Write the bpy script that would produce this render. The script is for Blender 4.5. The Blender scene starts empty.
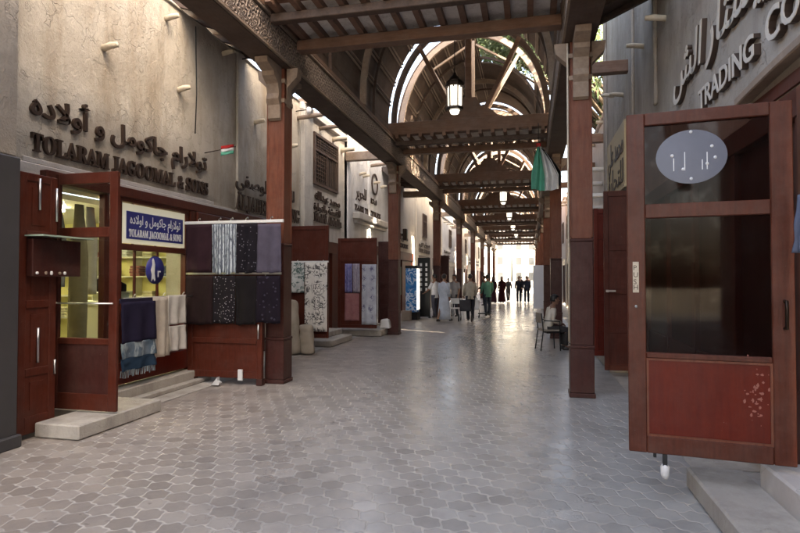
import bpy, bmesh, math, random
from mathutils import Vector, Matrix, noise
random.seed(7)
scn = bpy.context.scene
COL = scn.collection
R = math.radians
PI = math.pi

# ------------------------------------------------------------------ materials
def newmat(name):
    m = bpy.data.materials.new(name); m.use_nodes = True
    nt = m.node_tree
    return m, nt, nt.nodes['Principled BSDF']
def N(nt, t, **kw):
    n = nt.nodes.new(t)
    for k, v in kw.items():
        if k in n.inputs: n.inputs[k].default_value = v
        else: setattr(n, k, v)
    return n
def L(nt, a, b): nt.links.new(a, b)
def c4(c): return (c[0], c[1], c[2], 1)
def math_(nt, op, a, b=None, c=None):
    n = nt.nodes.new('ShaderNodeMath'); n.operation = op
    for i, v in enumerate((a, b, c)):
        if v is None: continue
        if isinstance(v, (int, float)): n.inputs[i].default_value = v
        else: L(nt, v, n.inputs[i])
    return n.outputs[0]
def mix(nt, fac, a, b, mode='MIX'):
    n = nt.nodes.new('ShaderNodeMix'); n.data_type = 'RGBA'; n.blend_type = mode
    if isinstance(fac, (int, float)): n.inputs[0].default_value = fac
    else: L(nt, fac, n.inputs[0])
    for i, v in ((6, a), (7, b)):
        if isinstance(v, (tuple, list)): n.inputs[i].default_value = c4(v)
        else: L(nt, v, n.inputs[i])
    return n.outputs[2]
def ramp(nt, src, p0, p1):
    n = nt.nodes.new('ShaderNodeMapRange'); n.inputs[1].default_value = p0; n.inputs[2].default_value = p1
    n.clamp = True; L(nt, src, n.inputs[0]); return n.outputs[0]
def coords(nt, scale=(1, 1, 1), kind='Object'):
    tc = nt.nodes.new('ShaderNodeTexCoord'); mp = nt.nodes.new('ShaderNodeMapping')
    mp.inputs['Scale'].default_value = scale; L(nt, tc.outputs[kind], mp.inputs[0]); return mp.outputs[0]
def noise_(nt, vec, scale, detail=4, rough=.6):
    n = N(nt, 'ShaderNodeTexNoise', Scale=scale, Detail=detail, Roughness=rough); L(nt, vec, n.inputs['Vector']); return n.outputs['Fac']
def bump(nt, bsdf, h, strength, dist=.01):
    b = N(nt, 'ShaderNodeBump', Strength=strength, Distance=dist); L(nt, h, b.inputs['Height']); L(nt, b.outputs[0], bsdf.inputs['Normal'])

def wood(name, c1, c2, rough=.45, grain=(6, 6, .8), gs=5, bs=.25, dust=.0, coat=0):
    m, nt, b = newmat(name)
    v = coords(nt, grain)
    g = noise_(nt, v, gs, 6, .65)
    col = mix(nt, ramp(nt, g, .3, .7), c1, c2)
    w = noise_(nt, coords(nt), 1.7, 5, .7)
    col = mix(nt, math_(nt, 'MULTIPLY', ramp(nt, w, .45, .75), .5), col, tuple(x * .55 for x in c1))
    if dust:
        d = noise_(nt, coords(nt), 3.1, 6, .75)
        col = mix(nt, math_(nt, 'MULTIPLY', ramp(nt, d, .42, .7), dust), col, (.34, .29, .25))
    ch = ramp(nt, noise_(nt, coords(nt), 16, 6, .8), .66, .70)
    col = mix(nt, math_(nt, 'MULTIPLY', ch, .35), col, (.26, .20, .16))
    L(nt, col, b.inputs['Base Color'])
    rr = math_(nt, 'ADD', math_(nt, 'MULTIPLY', g, .3), rough - .12)
    L(nt, rr, b.inputs['Roughness'])
    bump(nt, b, g, bs, .006); b.inputs['Specular IOR Level'].default_value = .22
    if coat: b.inputs['Coat Weight'].default_value = coat; b.inputs['Coat Roughness'].default_value = .2
    return m
def plaster(name, c1, c2, stain=(.20, .13, .07), amt=.6, bs=.5, scale=1.0):
    m, nt, b = newmat(name)
    v = coords(nt)
    n1 = noise_(nt, v, .9 * scale, 7, .62); n2 = noise_(nt, v, 6 * scale, 6, .7); n3 = noise_(nt, v, 45, 3, .6)
    col = mix(nt, ramp(nt, n1, .35, .65), c1, c2)
    sv = coords(nt, (1.6, 1.6, .35))
    s = noise_(nt, sv, 1.1 * scale, 6, .68)
    col = mix(nt, math_(nt, 'MULTIPLY', ramp(nt, s, .47, .72), amt), col, stain)
    col = mix(nt, math_(nt, 'MULTIPLY', ramp(nt, n2, .5, .8), .35), col, tuple(x * .6 for x in c1))
    # fine cracks
    vor = N(nt, 'ShaderNodeTexVoronoi', Scale=1.3, feature='DISTANCE_TO_EDGE')
    dn = N(nt, 'ShaderNodeTexNoise', Scale=3.0, Detail=4.0); L(nt, v, dn.inputs['Vector'])
    vm = N(nt, 'ShaderNodeVectorMath', operation='ADD'); L(nt, v, vm.inputs[0]); L(nt, dn.outputs['Color'], vm.inputs[1]); L(nt, vm.outputs[0], vor.inputs['Vector'])
    cr = ramp(nt, vor.outputs['Distance'], .0, .012)
    crm = math_(nt, 'MAXIMUM', cr, ramp(nt, n1, .55, .45))
    col = mix(nt, math_(nt, 'MULTIPLY', math_(nt, 'SUBTRACT', 1.0, crm), .22), col, (.1, .08, .07))
    L(nt, col, b.inputs['Base Color']); b.inputs['Roughness'].default_value = .9
    h = math_(nt, 'ADD', math_(nt, 'MULTIPLY', n2, 1.0), math_(nt, 'MULTIPLY', n3, .25))
    h = math_(nt, 'ADD', h, math_(nt, 'MULTIPLY', crm, .3))
    bump(nt, b, h, bs, .03)
    return m
def plain(name, c, rough=.6, metal=0, var=.25, scale=8, bs=.1, trans=None, emit=None, es=0):
    m, nt, b = newmat(name)
    n = noise_(nt, coords(nt), scale, 5, .65)
    col = mix(nt, math_(nt, 'MULTIPLY', ramp(nt, n, .35, .75), var), c, tuple(x * .55 for x in c))
    L(nt, col, b.inputs['Base Color']); b.inputs['Roughness'].default_value = rough; b.inputs['Metallic'].default_value = metal
    if bs: bump(nt, b, n, bs, .01)
    if emit: b.inputs['Emission Color'].default_value = c4(emit); b.inputs['Emission Strength'].default_value = es
    return m
def fabric(name, c, c2=None, pat=None, pc=(.8, .8, .8), ps=10, th=.5, weave=220, sheen=.0):
    m, nt, b = newmat(name)
    v = coords(nt)
    n = noise_(nt, v, 5, 4, .6)
    col = mix(nt, ramp(nt, n, .35, .7), c, c2 or tuple(x * .75 for x in c))
    if pat == 'dots':
        vo = N(nt, 'ShaderNodeTexVoronoi', Scale=ps); L(nt, v, vo.inputs['Vector'])
        f = math_(nt, 'LESS_THAN', vo.outputs['Distance'], th * .5)
        col = mix(nt, math_(nt, 'MULTIPLY', f, .85), col, pc)
    elif pat == 'stripes':
        w = N(nt, 'ShaderNodeTexWave', Scale=ps, Distortion=.6, Detail=2.0); w.bands_direction = 'X'; L(nt, v, w.inputs['Vector'])
        w2 = noise_(nt, coords(nt, (9, 9, 2)), 6, 3, .6)
        f = math_(nt, 'MULTIPLY', ramp(nt, w.outputs['Fac'], th - .08, th + .08), ramp(nt, w2, .38, .55))
        col = mix(nt, f, col, pc)
    elif pat == 'damask':
        nn = N(nt, 'ShaderNodeTexNoise', Scale=ps, Detail=1.5, Distortion=1.4); L(nt, v, nn.inputs['Vector'])
        ring = math_(nt, 'ABSOLUTE', math_(nt, 'SUBTRACT', nn.outputs['Fac'], .5))
        f = math_(nt, 'SUBTRACT', 1.0, ramp(nt, ring, .035, .065))
        ve = coords(nt, (1, 1, 1)); vo = N(nt, 'ShaderNodeTexVoronoi', Scale=ps * .32, Randomness=.25); L(nt, ve, vo.inputs['Vector'])
        g = ramp(nt, vo.outputs['Distance'], th + .06, th - .06)
        f = math_(nt, 'MULTIPLY', f, g)
        col = mix(nt, math_(nt, 'MULTIPLY', f, .9), col, pc)
    L(nt, col, b.inputs['Base Color']); b.inputs['Roughness'].default_value = .85
    b.inputs['Sheen Weight'].default_value = sheen; b.inputs['Specular IOR Level'].default_value = .12; b.inputs['Roughness'].default_value = .95
    wv = noise_(nt, v, weave, 1, .5); bump(nt, b, wv, .15, .002)
    return m
def glass(name, tint=(.9, .95, .93), refl=1.0):
    m = bpy.data.materials.new(name); m.use_nodes = True; nt = m.node_tree; nt.nodes.clear()
    out = nt.nodes.new('ShaderNodeOutputMaterial')
    tr = N(nt, 'ShaderNodeBsdfTransparent'); tr.inputs[0].default_value = c4(tint)
    gl = N(nt, 'ShaderNodeBsdfGlossy'); gl.inputs['Roughness'].default_value = .04
    fr = N(nt, 'ShaderNodeFresnel', IOR=1.5)
    sm = noise_(nt, coords(nt), 4, 5, .7)
    geo = nt.nodes.new('ShaderNodeNewGeometry')
    f = math_(nt, 'ADD', math_(nt, 'MULTIPLY', fr.outputs[0], refl), math_(nt, 'MULTIPLY', ramp(nt, sm, .5, .8), .02))
    f = math_(nt, 'MULTIPLY', f, math_(nt, 'SUBTRACT', 1.0, geo.outputs['Backfacing']))
    mx = N(nt, 'ShaderNodeMixShader'); L(nt, f, mx.inputs[0]); L(nt, tr.outputs[0], mx.inputs[1]); L(nt, gl.outputs[0], mx.inputs[2])
    L(nt, mx.outputs[0], out.inputs[0]); return m
def emis(name, c, s):
    m, nt, b = newmat(name); b.inputs['Base Color'].default_value = c4(c); b.inputs['Roughness'].default_value = .4
    n = noise_(nt, coords(nt), 6, 2, .5)
    b.inputs['Emission Color'].default_value = c4(c)
    L(nt, math_(nt, 'MULTIPLY', ramp(nt, n, -.6, .8), s), b.inputs['Emission Strength']); return m

def paver_mat():
    m, nt, b = newmat('hex_pavers')
    W = .185
    tc = nt.nodes.new('ShaderNodeTexCoord')
    ds = N(nt, 'ShaderNodeTexNoise', Scale=3.0, Detail=2.0); L(nt, tc.outputs['Object'], ds.inputs['Vector'])
    vs = N(nt, 'ShaderNodeVectorMath', operation='SCALE'); L(nt, ds.outputs['Color'], vs.inputs[0]); vs.inputs['Scale'].default_value = .045
    va = N(nt, 'ShaderNodeVectorMath', operation='ADD'); L(nt, tc.outputs['Object'], va.inputs[0]); L(nt, vs.outputs[0], va.inputs[1])
    sp = N(nt, 'ShaderNodeSeparateXYZ'); L(nt, va.outputs[0], sp.inputs[0])
    x = math_(nt, 'DIVIDE', sp.outputs[0], W); y = math_(nt, 'DIVIDE', sp.outputs[1], W)
    S = 1.7320508
    xw = math_(nt, 'ADD', x, math_(nt, 'MULTIPLY', math_(nt, 'SINE', math_(nt, 'MULTIPLY', y, 2 * PI * 2 / S)), .055))
    yw = math_(nt, 'ADD', y, math_(nt, 'MULTIPLY', math_(nt, 'SINE', math_(nt, 'MULTIPLY', x, 2 * PI * 2)), .055))
    x, y = xw, yw
    def lat(ox, oy):
        ux = math_(nt, 'ADD', x, ox); uy = math_(nt, 'DIVIDE', math_(nt, 'ADD', y, oy), S)
        fx = math_(nt, 'FLOOR', math_(nt, 'ADD', ux, .5)); fy = math_(nt, 'FLOOR', math_(nt, 'ADD', uy, .5))
        cx = math_(nt, 'SUBTRACT', ux, fx); cy = math_(nt, 'MULTIPLY', math_(nt, 'SUBTRACT', uy, fy), S)
        d = math_(nt, 'ADD', math_(nt, 'MULTIPLY', cx, cx), math_(nt, 'MULTIPLY', cy, cy))
        return cx, cy, d, fx, fy
    A = lat(0, 0); B = lat(.5, S / 2)
    sel = math_(nt, 'LESS_THAN', A[2], B[2])
    def pick(i): # sel?A:B
        return math_(nt, 'ADD', math_(nt, 'MULTIPLY', sel, A[i]), math_(nt, 'MULTIPLY', math_(nt, 'SUBTRACT', 1.0, sel), B[i]))
    cx = math_(nt, 'ABSOLUTE', pick(0)); cy = math_(nt, 'ABSOLUTE', pick(1)); r = math_(nt, 'SQRT', pick(2))
    hexd = math_(nt, 'MAXIMUM', cx, math_(nt, 'ADD', math_(nt, 'MULTIPLY', cx, .5), math_(nt, 'MULTIPLY', cy, .8660254)))
    # interlocking wavy outline: mix of hexagon and circle distance
    dd = math_(nt, 'ADD', math_(nt, 'MULTIPLY', hexd, .50), math_(nt, 'MULTIPLY', r, .48))
    edge = ramp(nt, dd, .448, .49)               # 1 on the joint
    idv = N(nt, 'ShaderNodeCombineXYZ'); L(nt, pick(3), idv.inputs[0]); L(nt, pick(4), idv.inputs[1]); L(nt, sel, idv.inputs[2])
    wn = N(nt, 'ShaderNodeTexWhiteNoise'); wn.noise_dimensions = '3D'; L(nt, idv.outputs[0], wn.inputs['Vector'])
    rnd = wn.outputs['Value']
    big = noise_(nt, tc.outputs['Object'], .45, 4, .6); fine = noise_(nt, tc.outputs['Object'], 28, 5, .7); mid = noise_(nt, tc.outputs['Object'], 2.2, 6, .7)
    body = mix(nt, rnd, (.235, .198, .172), (.35, .305, .272))
    # left part browner, right part greyer-blue stone
    sx = N(nt, 'ShaderNodeSeparateXYZ'); L(nt, tc.outputs['Object'], sx.inputs[0])
    gx = ramp(nt, math_(nt, 'ADD', sx.outputs[0], math_(nt, 'MULTIPLY', big, 1.5)), -2.6, 1.4)
    body = mix(nt, gx, body, mix(nt, rnd, (.32, .312, .30), (.41, .40, .385)))
    body = mix(nt, math_(nt, 'MULTIPLY', ramp(nt, mid, .45, .75), .45), body, (.13, .12, .12))
    body = mix(nt, math_(nt, 'MULTIPLY', ramp(nt, fine, .5, .8), .3), body, (.36, .33, .31))
    wear = ramp(nt, noise_(nt, tc.outputs['Object'], .7, 5, .65), .40, .62)
    jc = mix(nt, wear, (.48, .44, .40), (.37, .35, .33))
    jf = math_(nt, 'MULTIPLY', edge, math_(nt, 'SUBTRACT', .95, math_(nt, 'MULTIPLY', wear, .45)))
    col = mix(nt, jf, body, jc)
    spk = ramp(nt, noise_(nt, tc.outputs['Object'], 9, 2, .5), .70, .74)
    col = mix(nt, math_(nt, 'MULTIPLY', spk, .6), col, (.09, .08, .075))
    pat = ramp(nt, noise_(nt, tc.outputs['Object'], .9, 3, .5), .56, .62)
    col = mix(nt, math_(nt, 'MULTIPLY', pat, .28), col, (.16, .145, .135))
    L(nt, col, b.inputs['Base Color'])
    ro = math_(nt, 'ADD', .27, math_(nt, 'MULTIPLY', edge, .3)); ro = math_(nt, 'ADD', ro, math_(nt, 'MULTIPLY', mid, .26))
    walk = math_(nt, 'SUBTRACT', 1.0, ramp(nt, math_(nt, 'ABSOLUTE', math_(nt, 'ADD', math_(nt, 'ADD', sx.outputs[0], .9), math_(nt, 'MULTIPLY', math_(nt, 'SUBTRACT', big, .5), 2.0))), .4, 2.3))
    ro = math_(nt, 'SUBTRACT', ro, math_(nt, 'MULTIPLY', walk, .20))
    L(nt, ro, b.inputs['Roughness'])
    h = math_(nt, 'ADD', math_(nt, 'MULTIPLY', edge, -.8), math_(nt, 'MULTIPLY', fine, .18))
    h = math_(nt, 'ADD', h, math_(nt, 'MULTIPLY', rnd, .22)); h = math_(nt, 'ADD', h, math_(nt, 'MULTIPLY', mid, .5))
    bump(nt, b, h, .45, .006)
    return m

M = {}
M['paver'] = paver_mat()
M['concrete'] = plaster('concrete', (.36, .33, .30), (.44, .41, .37), (.14, .12, .10), .5, .3, 1.6)
M['plaza'] = plaster('plaza_stone', (.5, .47, .43), (.58, .55, .5), (.4, .36, .3), .3, .2)
M['sand'] = plaster('sand_ground', (.42, .36, .28), (.48, .42, .33), (.3, .25, .2), .3, .2, .2)
M['plaster_tan'] = plaster('plaster_tan', (.39, .345, .29), (.50, .46, .405), (.22, .155, .09), .7, .8)
M['plaster_ash'] = plaster('plaster_ash', (.34, .295, .25), (.44, .39, .34), (.16, .13, .10), .6, 1.0)
M['plaster_grey'] = plaster('plaster_grey', (.45, .42, .385), (.55, .52, .48), (.2, .17, .14), .55, .7)
M['plaster_pale'] = plaster('plaster_pale', (.56, .55, .55), (.66, .66, .67), (.35, .31, .27), .45, .5)
M['plaster_cream'] = plaster('plaster_cream', (.52, .46, .38), (.60, .55, .47), (.3, .24, .17), .4, .5)
M['plaster_far'] = plaster('plaster_far', (.42, .41, .39), (.48, .47, .45), (.3, .27, .22), .3, .3)
M['plaster_white'] = plaster('plaster_white', (.74, .73, .71), (.8, .8, .79), (.55, .5, .45), .25, .25)
M['plaster_band'] = plaster('plaster_band', (.50, .47, .45), (.57, .54, .52), (.35, .3, .26), .4, .35)
M['roof_wood'] = wood('roof_wood', (.066, .042, .032), (.11, .07, .054), .6, (6, .6, 6), 5, .3, .12)
M['beam_wood'] = wood('beam_wood', (.15, .08, .052), (.23, .13, .09), .5, (.8, 6, 6), 5, .3, .2)
M['brace_wood'] = wood('brace_wood', (.22, .155, .115), (.32, .24, .18), .6, (3, 3, 3), 5, .35, .35)
M['post_wood'] = wood('post_wood', (.12, .036, .020), (.19, .064, .036), .42, (7, 7, .7), 5, .2, .08, .05)
M['batten_wood'] = wood('batten_wood', (.25, .19, .155), (.36, .28, .23), .6, (6, .6, 6), 5, .3, .2)
M['maroon'] = wood('maroon_wood', (.045, .013, .011), (.066, .020, .016), .42, (7, 7, .9), 5, .2, .06, .05)
M['door_dark'] = wood('door_dark_wood', (.068, .013, .007), (.10, .021, .011), .42, (8, 8, .8), 5, .2, .05, .06)
M['door_front'] = wood('door_front_wood', (.072, .018, .010), (.112, .028, .015), .42, (8, 8, .8), 5, .25, .08, .06)
M['door_red'] = wood('door_red_wood', (.10, .008, .003), (.14, .014, .005), .40, (7, 7, .8), 5, .15, .03, .06)
M['panel_pale'] = plaster('ceiling_board', (.68, .64, .61), (.76, .72, .69), (.34, .28, .24), .5, .6, 5)
M['far_window'] = plain('far_window', (.045, .05, .055), .4)
M['black'] = plain('black_metal', (.02, .02, .02), .4, .6, .2, 12, .05)
M['bronze'] = plain('dark_bronze', (.045, .03, .022), .4, .8, .2, 12, .05)
M['steel'] = plain('steel', (.55, .55, .55), .3, 1, .2, 12, .05)
M['white_paint'] = plain('white_paint', (.72, .72, .70), .5, 0, .25, 6)
M['white_plastic'] = plain('white_plastic', (.7, .7, .7), .35, 0, .15, 6, .03)
M['pale_wood'] = wood('bleached_wood', (.52, .44, .34), (.66, .58, .46), .7, (6, 6, 6), 4, .3)
M['letter_dark'] = plain('letter_dark_bronze', (.055, .032, .022), .5, .2, .3, 20)
M['letter_pale'] = plain('letter_pale', (.66, .60, .53), .45, .1, .35, 14)
M['letter_white'] = plain('letter_white', (.75, .77, .8), .5, 0, .1, 14)
M['blue_sign'] = plain('blue_sign', (.028, .032, .22), .35, 0, .25, 4, .02)
M['sign_white'] = emis('backlit_white', (.80, .79, .66), .03)  # faint glow of its own stands in for shop light behind the sign
M['sign_cream'] = plain('sign_cream', (.50, .40, .24), .55, 0, .2, 5)
M['glass'] = glass('clear_glass', (.9, .95, .93), .8)
M['glass_dark'] = glass('door_glass', (.46, .34, .30), .2)
M['glass_blue'] = plain('blue_oval_glass', (.085, .095, .15), .25, 0, .55, 3, .0)
M['glass_green'] = plain('green_glass_edge', (.38, .48, .40), .15, 0, .2, 5, 0)
M['yellow_wall'] = plain('yellow_shop_wall', (.62, .56, .24), .6, 0, .12, 2, .02)
M['shelf_white'] = plain('cream_laminate', (.62, .60, .48), .5, 0, .15, 3, .02)
M['lamp_glass'] = emis('lantern_glass', (1, .95, .88), .30)
M['tube_light'] = emis('tube_light', (1, .93, .72), 17)
M['far_light'] = emis('shop_light', (1, .96, .9), .35)
M['skin'] = plain('skin', (.28, .15, .10), .5, 0, .2, 12, .05)
M['hair'] = plain('hair', (.012, .010, .010), .5, 0, .3, 60, .3)
M['shoe'] = plain('shoe_leather', (.03, .022, .02), .5, 0, .2, 20)
M['bark'] = plain('bark', (.12, .09, .065), .9, 0, .5, 12, .6)
M['rubber'] = plain('black_rubber', (.02, .02, .02), .7, 0, .2, 20)
def leafmat():
    m, nt, b = newmat('leaf'); g = N(nt, 'ShaderNodeNewGeometry')
    rr = g.outputs['Random Per Island']
    col = mix(nt, rr, (.045, .085, .032), (.12, .17, .075)); L(nt, col, b.inputs['Base Color']); b.inputs['Roughness'].default_value = .6
    b.inputs['Subsurface Weight'].default_value = 0
    return m
M['leaf'] = leafmat()
def carved():
    m, nt, b = newmat('carved_beam')
    tc = nt.nodes.new('ShaderNodeTexCoord'); sp = N(nt, 'ShaderNodeSeparateXYZ'); L(nt, tc.outputs['Object'], sp.inputs[0])
    y = math_(nt, 'MULTIPLY', sp.outputs[1], 3.4); z = math_(nt, 'MULTIPLY', math_(nt, 'SUBTRACT', sp.outputs[2], .0), 3.4)
    fy = math_(nt, 'SUBTRACT', math_(nt, 'FRACT', y), .5)
    zc = math_(nt, 'SUBTRACT', math_(nt, 'FRACT', z), .5)
    r = math_(nt, 'SQRT', math_(nt, 'ADD', math_(nt, 'MULTIPLY', fy, fy), math_(nt, 'MULTIPLY', zc, zc)))
    a = math_(nt, 'ARCTAN2', zc, fy)
    pet = math_(nt, 'MULTIPLY', math_(nt, 'SINE', math_(nt, 'MULTIPLY', a, 8.0)), .06)
    ring = math_(nt, 'SINE', math_(nt, 'MULTIPLY', math_(nt, 'ADD', r, pet), 26.0))
    n = noise_(nt, tc.outputs['Object'], 14, 5, .7); n2 = noise_(nt, tc.outputs['Object'], 2.5, 5, .7)
    h = math_(nt, 'ADD', ring, math_(nt, 'MULTIPLY', n, .9))
    col = mix(nt, ramp(nt, h, -.6, 1.2), (.15, .10, .075), (.42, .33, .27))
    col = mix(nt, math_(nt, 'MULTIPLY', ramp(nt, n2, .4, .7), .5), col, (.16, .105, .08))
    L(nt, col, b.inputs['Base Color']); b.inputs['Roughness'].default_value = .65
    bump(nt, b, h, .9, .02); return m
M['carved'] = carved()

# ------------------------------------------------------------------ mesh builder
class MB:
    def __init__(s): s.v = []; s.f = []; s.sm = []
    def add(s, vs, fs, smooth=False):
        o = len(s.v); s.v += [tuple(v) for v in vs]; s.f += [tuple(i + o for i in f) for f in fs]; s.sm += [smooth] * len(fs); return s
    def box(s, x0, x1, y0, y1, z0, z1):
        if x0 > x1: x0, x1 = x1, x0
        if y0 > y1: y0, y1 = y1, y0
        if z0 > z1: z0, z1 = z1, z0
        vs = [(x0, y0, z0), (x1, y0, z0), (x1, y1, z0), (x0, y1, z0), (x0, y0, z1), (x1, y0, z1), (x1, y1, z1), (x0, y1, z1)]
        return s.add(vs, [(0, 3, 2, 1), (4, 5, 6, 7), (0, 1, 5, 4), (1, 2, 6, 5), (2, 3, 7, 6), (3, 0, 4, 7)])
    def bar(s, p0, p1, w, h, up=(0, 0, 1)):
        p0 = Vector(p0); p1 = Vector(p1); d = (p1 - p0).normalized(); u = Vector(up)
        sx = d.cross(u)
        if sx.length < 1e-4: sx = d.cross(Vector((0, 1, 0)))
        sx.normalize(); u = sx.cross(d).normalized()
        vs = []
        for p in (p0, p1):
            for a, b in ((-1, -1), (1, -1), (1, 1), (-1, 1)): vs.append(p + sx * a * w / 2 + u * b * h / 2)
        return s.add(vs, [(0, 1, 2, 3), (7, 6, 5, 4), (0, 4, 5, 1), (1, 5, 6, 2), (2, 6, 7, 3), (3, 7, 4, 0)])
    def tube(s, pts, rad, n=8, cap=True, sq=1.0):
        pts = [Vector(p) for p in pts]
        if isinstance(rad, (int, float)): rad = [rad] * len(pts)
        vs = []; fs = []; prev = None
        for i, p in enumerate(pts):
            d = (pts[min(i + 1, len(pts) - 1)] - pts[max(i - 1, 0)]).normalized()
            if prev is None:
                a = d.orthogonal().normalized()
            else:
                a = (prev - d * prev.dot(d)).normalized()
            prev = a; b = d.cross(a)
            for k in range(n):
                t = 2 * PI * k / n; vs.append(p + a * math.cos(t) * rad[i] + b * math.sin(t) * rad[i] * sq)
        for i in range(len(pts) - 1):
            for k in range(n):
                fs.append((i * n + k, i * n + (k + 1) % n, (i + 1) * n + (k + 1) % n, (i + 1) * n + k))
        if cap: fs.append(tuple(range(n))[::-1]); fs.append(tuple((len(pts) - 1) * n + k for k in range(n)))
        return s.add(vs, fs, n > 5)
    def loft(s, rings, cap=True, smooth=True, closed=True):
        n = len(rings[0]); vs = [p for r in rings for p in r]; fs = []
        for i in range(len(rings) - 1):
            for k in range(n if closed else n - 1):
                fs.append((i * n + k, i * n + (k + 1) % n, (i + 1) * n + (k + 1) % n, (i + 1) * n + k))
        if cap: fs.append(tuple(range(n))[::-1]); fs.append(tuple((len(rings) - 1) * n + k for k in range(n)))
        return s.add(vs, fs, smooth)
    def lathe(s, prof, c=(0, 0, 0), n=16, smooth=True):
        rings = [[(c[0] + r * math.cos(2 * PI * k / n), c[1] + r * math.sin(2 * PI * k / n), c[2] + z) for k in range(n)] for r, z in prof]
        return s.loft(rings, True, smooth)
    def ell(s, c, rx, ry, rz, nu=12, nv=8):
        rings = [[(c[0] + rx * math.sin(PI * j / nv) * math.cos(2 * PI * k / nu), c[1] + ry * math.sin(PI * j / nv) * math.sin(2 * PI * k / nu), c[2] - rz * math.cos(PI * j / nv)) for k in range(nu)] for j in range(1, nv)]
        return s.loft(rings)
    def prism(s, poly, a0, a1, axis='x'):
        def P(u, v, a): return (a, u, v) if axis == 'x' else ((u, a, v) if axis == 'y' else (u, v, a))
        n = len(poly); vs = [P(u, v, a0) for u, v in poly] + [P(u, v, a1) for u, v in poly]
        fs = [tuple(range(n)), tuple(range(n, 2 * n))[::-1]] + [(i, n + i, n + (i + 1) % n, (i + 1) % n) for i in range(n)]
        return s.add(vs, fs)
    def cloth(s, O, U, V, w, h, nu=14, nv=14, amp=.02, folds=3, seed=0, thick=.006, flare=0, hem=.0):
        """hanging cloth: O top corner, U along the top, V normal, hangs down"""
        O = Vector(O); U = Vector(U).normalized(); V = Vector(V).normalized(); D = Vector((0, 0, -1))
        rs = random.Random(seed); ph = rs.random() * 6
        fr = []
        for j in range(nv + 1):
            t = j / nv; row = []
            for i in range(nu + 1):
                u = i / nu
                dd = amp * (.25 + t) * math.sin(u * folds * 2 * PI + ph + t * .8) + amp * .5 * noise.noise(Vector((u * 4, t * 3, seed * 3.7)))
                uu = (u - .5) * (1 + flare * t) + .5 + .006 * noise.noise(Vector((t * 5, seed, 0)))
                hh = h * t + hem * t * noise.noise(Vector((u * 3, 1, seed)))
                row.append(O + U * w * uu + V * dd + D * hh)
            fr.append(row)
        nn = nu + 1; vs = [p for r in fr for p in r]; m0 = len(vs)
        vs += [p - V * thick for p in vs]
        fs = []
        for j in range(nv):
            for i in range(nu):
                a, b, c, d = j * nn + i, j * nn + i + 1, (j + 1) * nn + i + 1, (j + 1) * nn + i
                fs.append((a, b, c, d)); fs.append((m0 + d, m0 + c, m0 + b, m0 + a))
        bd = [i for i in range(nn)] + [j * nn + nu for j in range(1, nv + 1)] + [nv * nn + i for i in range(nu - 1, -1, -1)] + [j * nn for j in range(nv - 1, 0, -1)]
        for k in range(len(bd)):
            a, b = bd[k], bd[(k + 1) % len(bd)]; fs.append((b, a, m0 + a, m0 + b))
        return s.add(vs, fs, True)
    def text(s, body, size, org, xd, yd, ext=.02, width=None, serif=False, off=0.0, italic=0.0):
        """text from the bundled font; org = lower-left corner, xd / yd = reading and up directions"""
        if serif: body = ''.join(chr(0x1D400 + ord(c) - 65) if 'A' <= c <= 'Z' else (chr(0x1D41A + ord(c) - 97) if 'a' <= c <= 'z' else c) for c in body)
        cu = bpy.data.curves.new('lettering', 'FONT'); cu.body = body; cu.size = size; cu.extrude = ext / 2; cu.resolution_u = 3; cu.offset = off; cu.shear = italic
        ob = bpy.data.objects.new('lettering', cu); COL.objects.link(ob)
        bpy.context.view_layer.update()
        me = bpy.data.meshes.new_from_object(ob.evaluated_get(bpy.context.evaluated_depsgraph_get()))
        xs = [v.co.x for v in me.vertices] or [0]; k = 1.0
        x0 = min(xs)
        if width: k = width / max(1e-3, max(xs) - x0)
        X = Vector(xd); Y = Vector(yd); Z = X.cross(Y); O = Vector(org)
        vs = [O + X * ((v.co.x - x0) * k) + Y * v.co.y + Z * (v.co.z + ext / 2) for v in me.vertices]
        s.add(vs, [tuple(p.vertices) for p in me.polygons])
        bpy.data.objects.remove(ob); bpy.data.curves.remove(cu); bpy.data.meshes.remove(me)
        return s
    def build(s, name, mat, parent=None, local=False, bevel=0, sub=0, loc=None):
        me = bpy.data.meshes.new(name)
        off = Vector((0, 0, 0))
        if parent is not None and not local:
            p = parent
            while p is not None: off += p.location; p = p.parent
        if loc is not None: off += Vector(loc)
        me.from_pydata([(v[0] - off.x, v[1] - off.y, v[2] - off.z) for v in s.v], [], s.f)
        me.polygons.foreach_set('use_smooth', s.sm); me.materials.append(mat); me.update()
        bm = bmesh.new(); bm.from_mesh(me); bmesh.ops.recalc_face_normals(bm, faces=bm.faces); bm.to_mesh(me); bm.free()
        o = bpy.data.objects.new(name, me); COL.objects.link(o)
        if parent is not None: o.parent = parent
        if loc is not None: o.location = loc
        if bevel:
            b = o.modifiers.new('bevel', 'BEVEL'); b.width = bevel; b.segments = 1; b.limit_method = 'ANGLE'
        if sub:
            b = o.modifiers.new('sub', 'SUBSURF'); b.levels = sub; b.render_levels = sub
        return o

def tag(o, label, cat, group=None, kind=None):
    if label: o['label'] = label
    if cat: o['category'] = cat
    if group: o['group'] = group
    if kind: o['kind'] = kind
    return o
def thing(name, loc, label, cat, group=None, rz=0):
    o = bpy.data.objects.new(name, None); COL.objects.link(o); o.location = loc; o.rotation_euler.z = rz
    o.empty_display_size = .2
    return tag(o, label, cat, group)
def copy_tree(o, loc=None, label=None, parent=None, rz=None):
    c = o.copy(); COL.objects.link(c)
    if parent: c.parent = parent
    if loc is not None: c.location = loc
    if rz is not None: c.rotation_euler.z = rz
    if label: c['label'] = label
    for ch in list(o.children): copy_tree(ch, parent=c)
    return c
def struct(name, mb, mat):
    o = mb.build(name, mat); o['kind'] = 'structure'; return o

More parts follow.
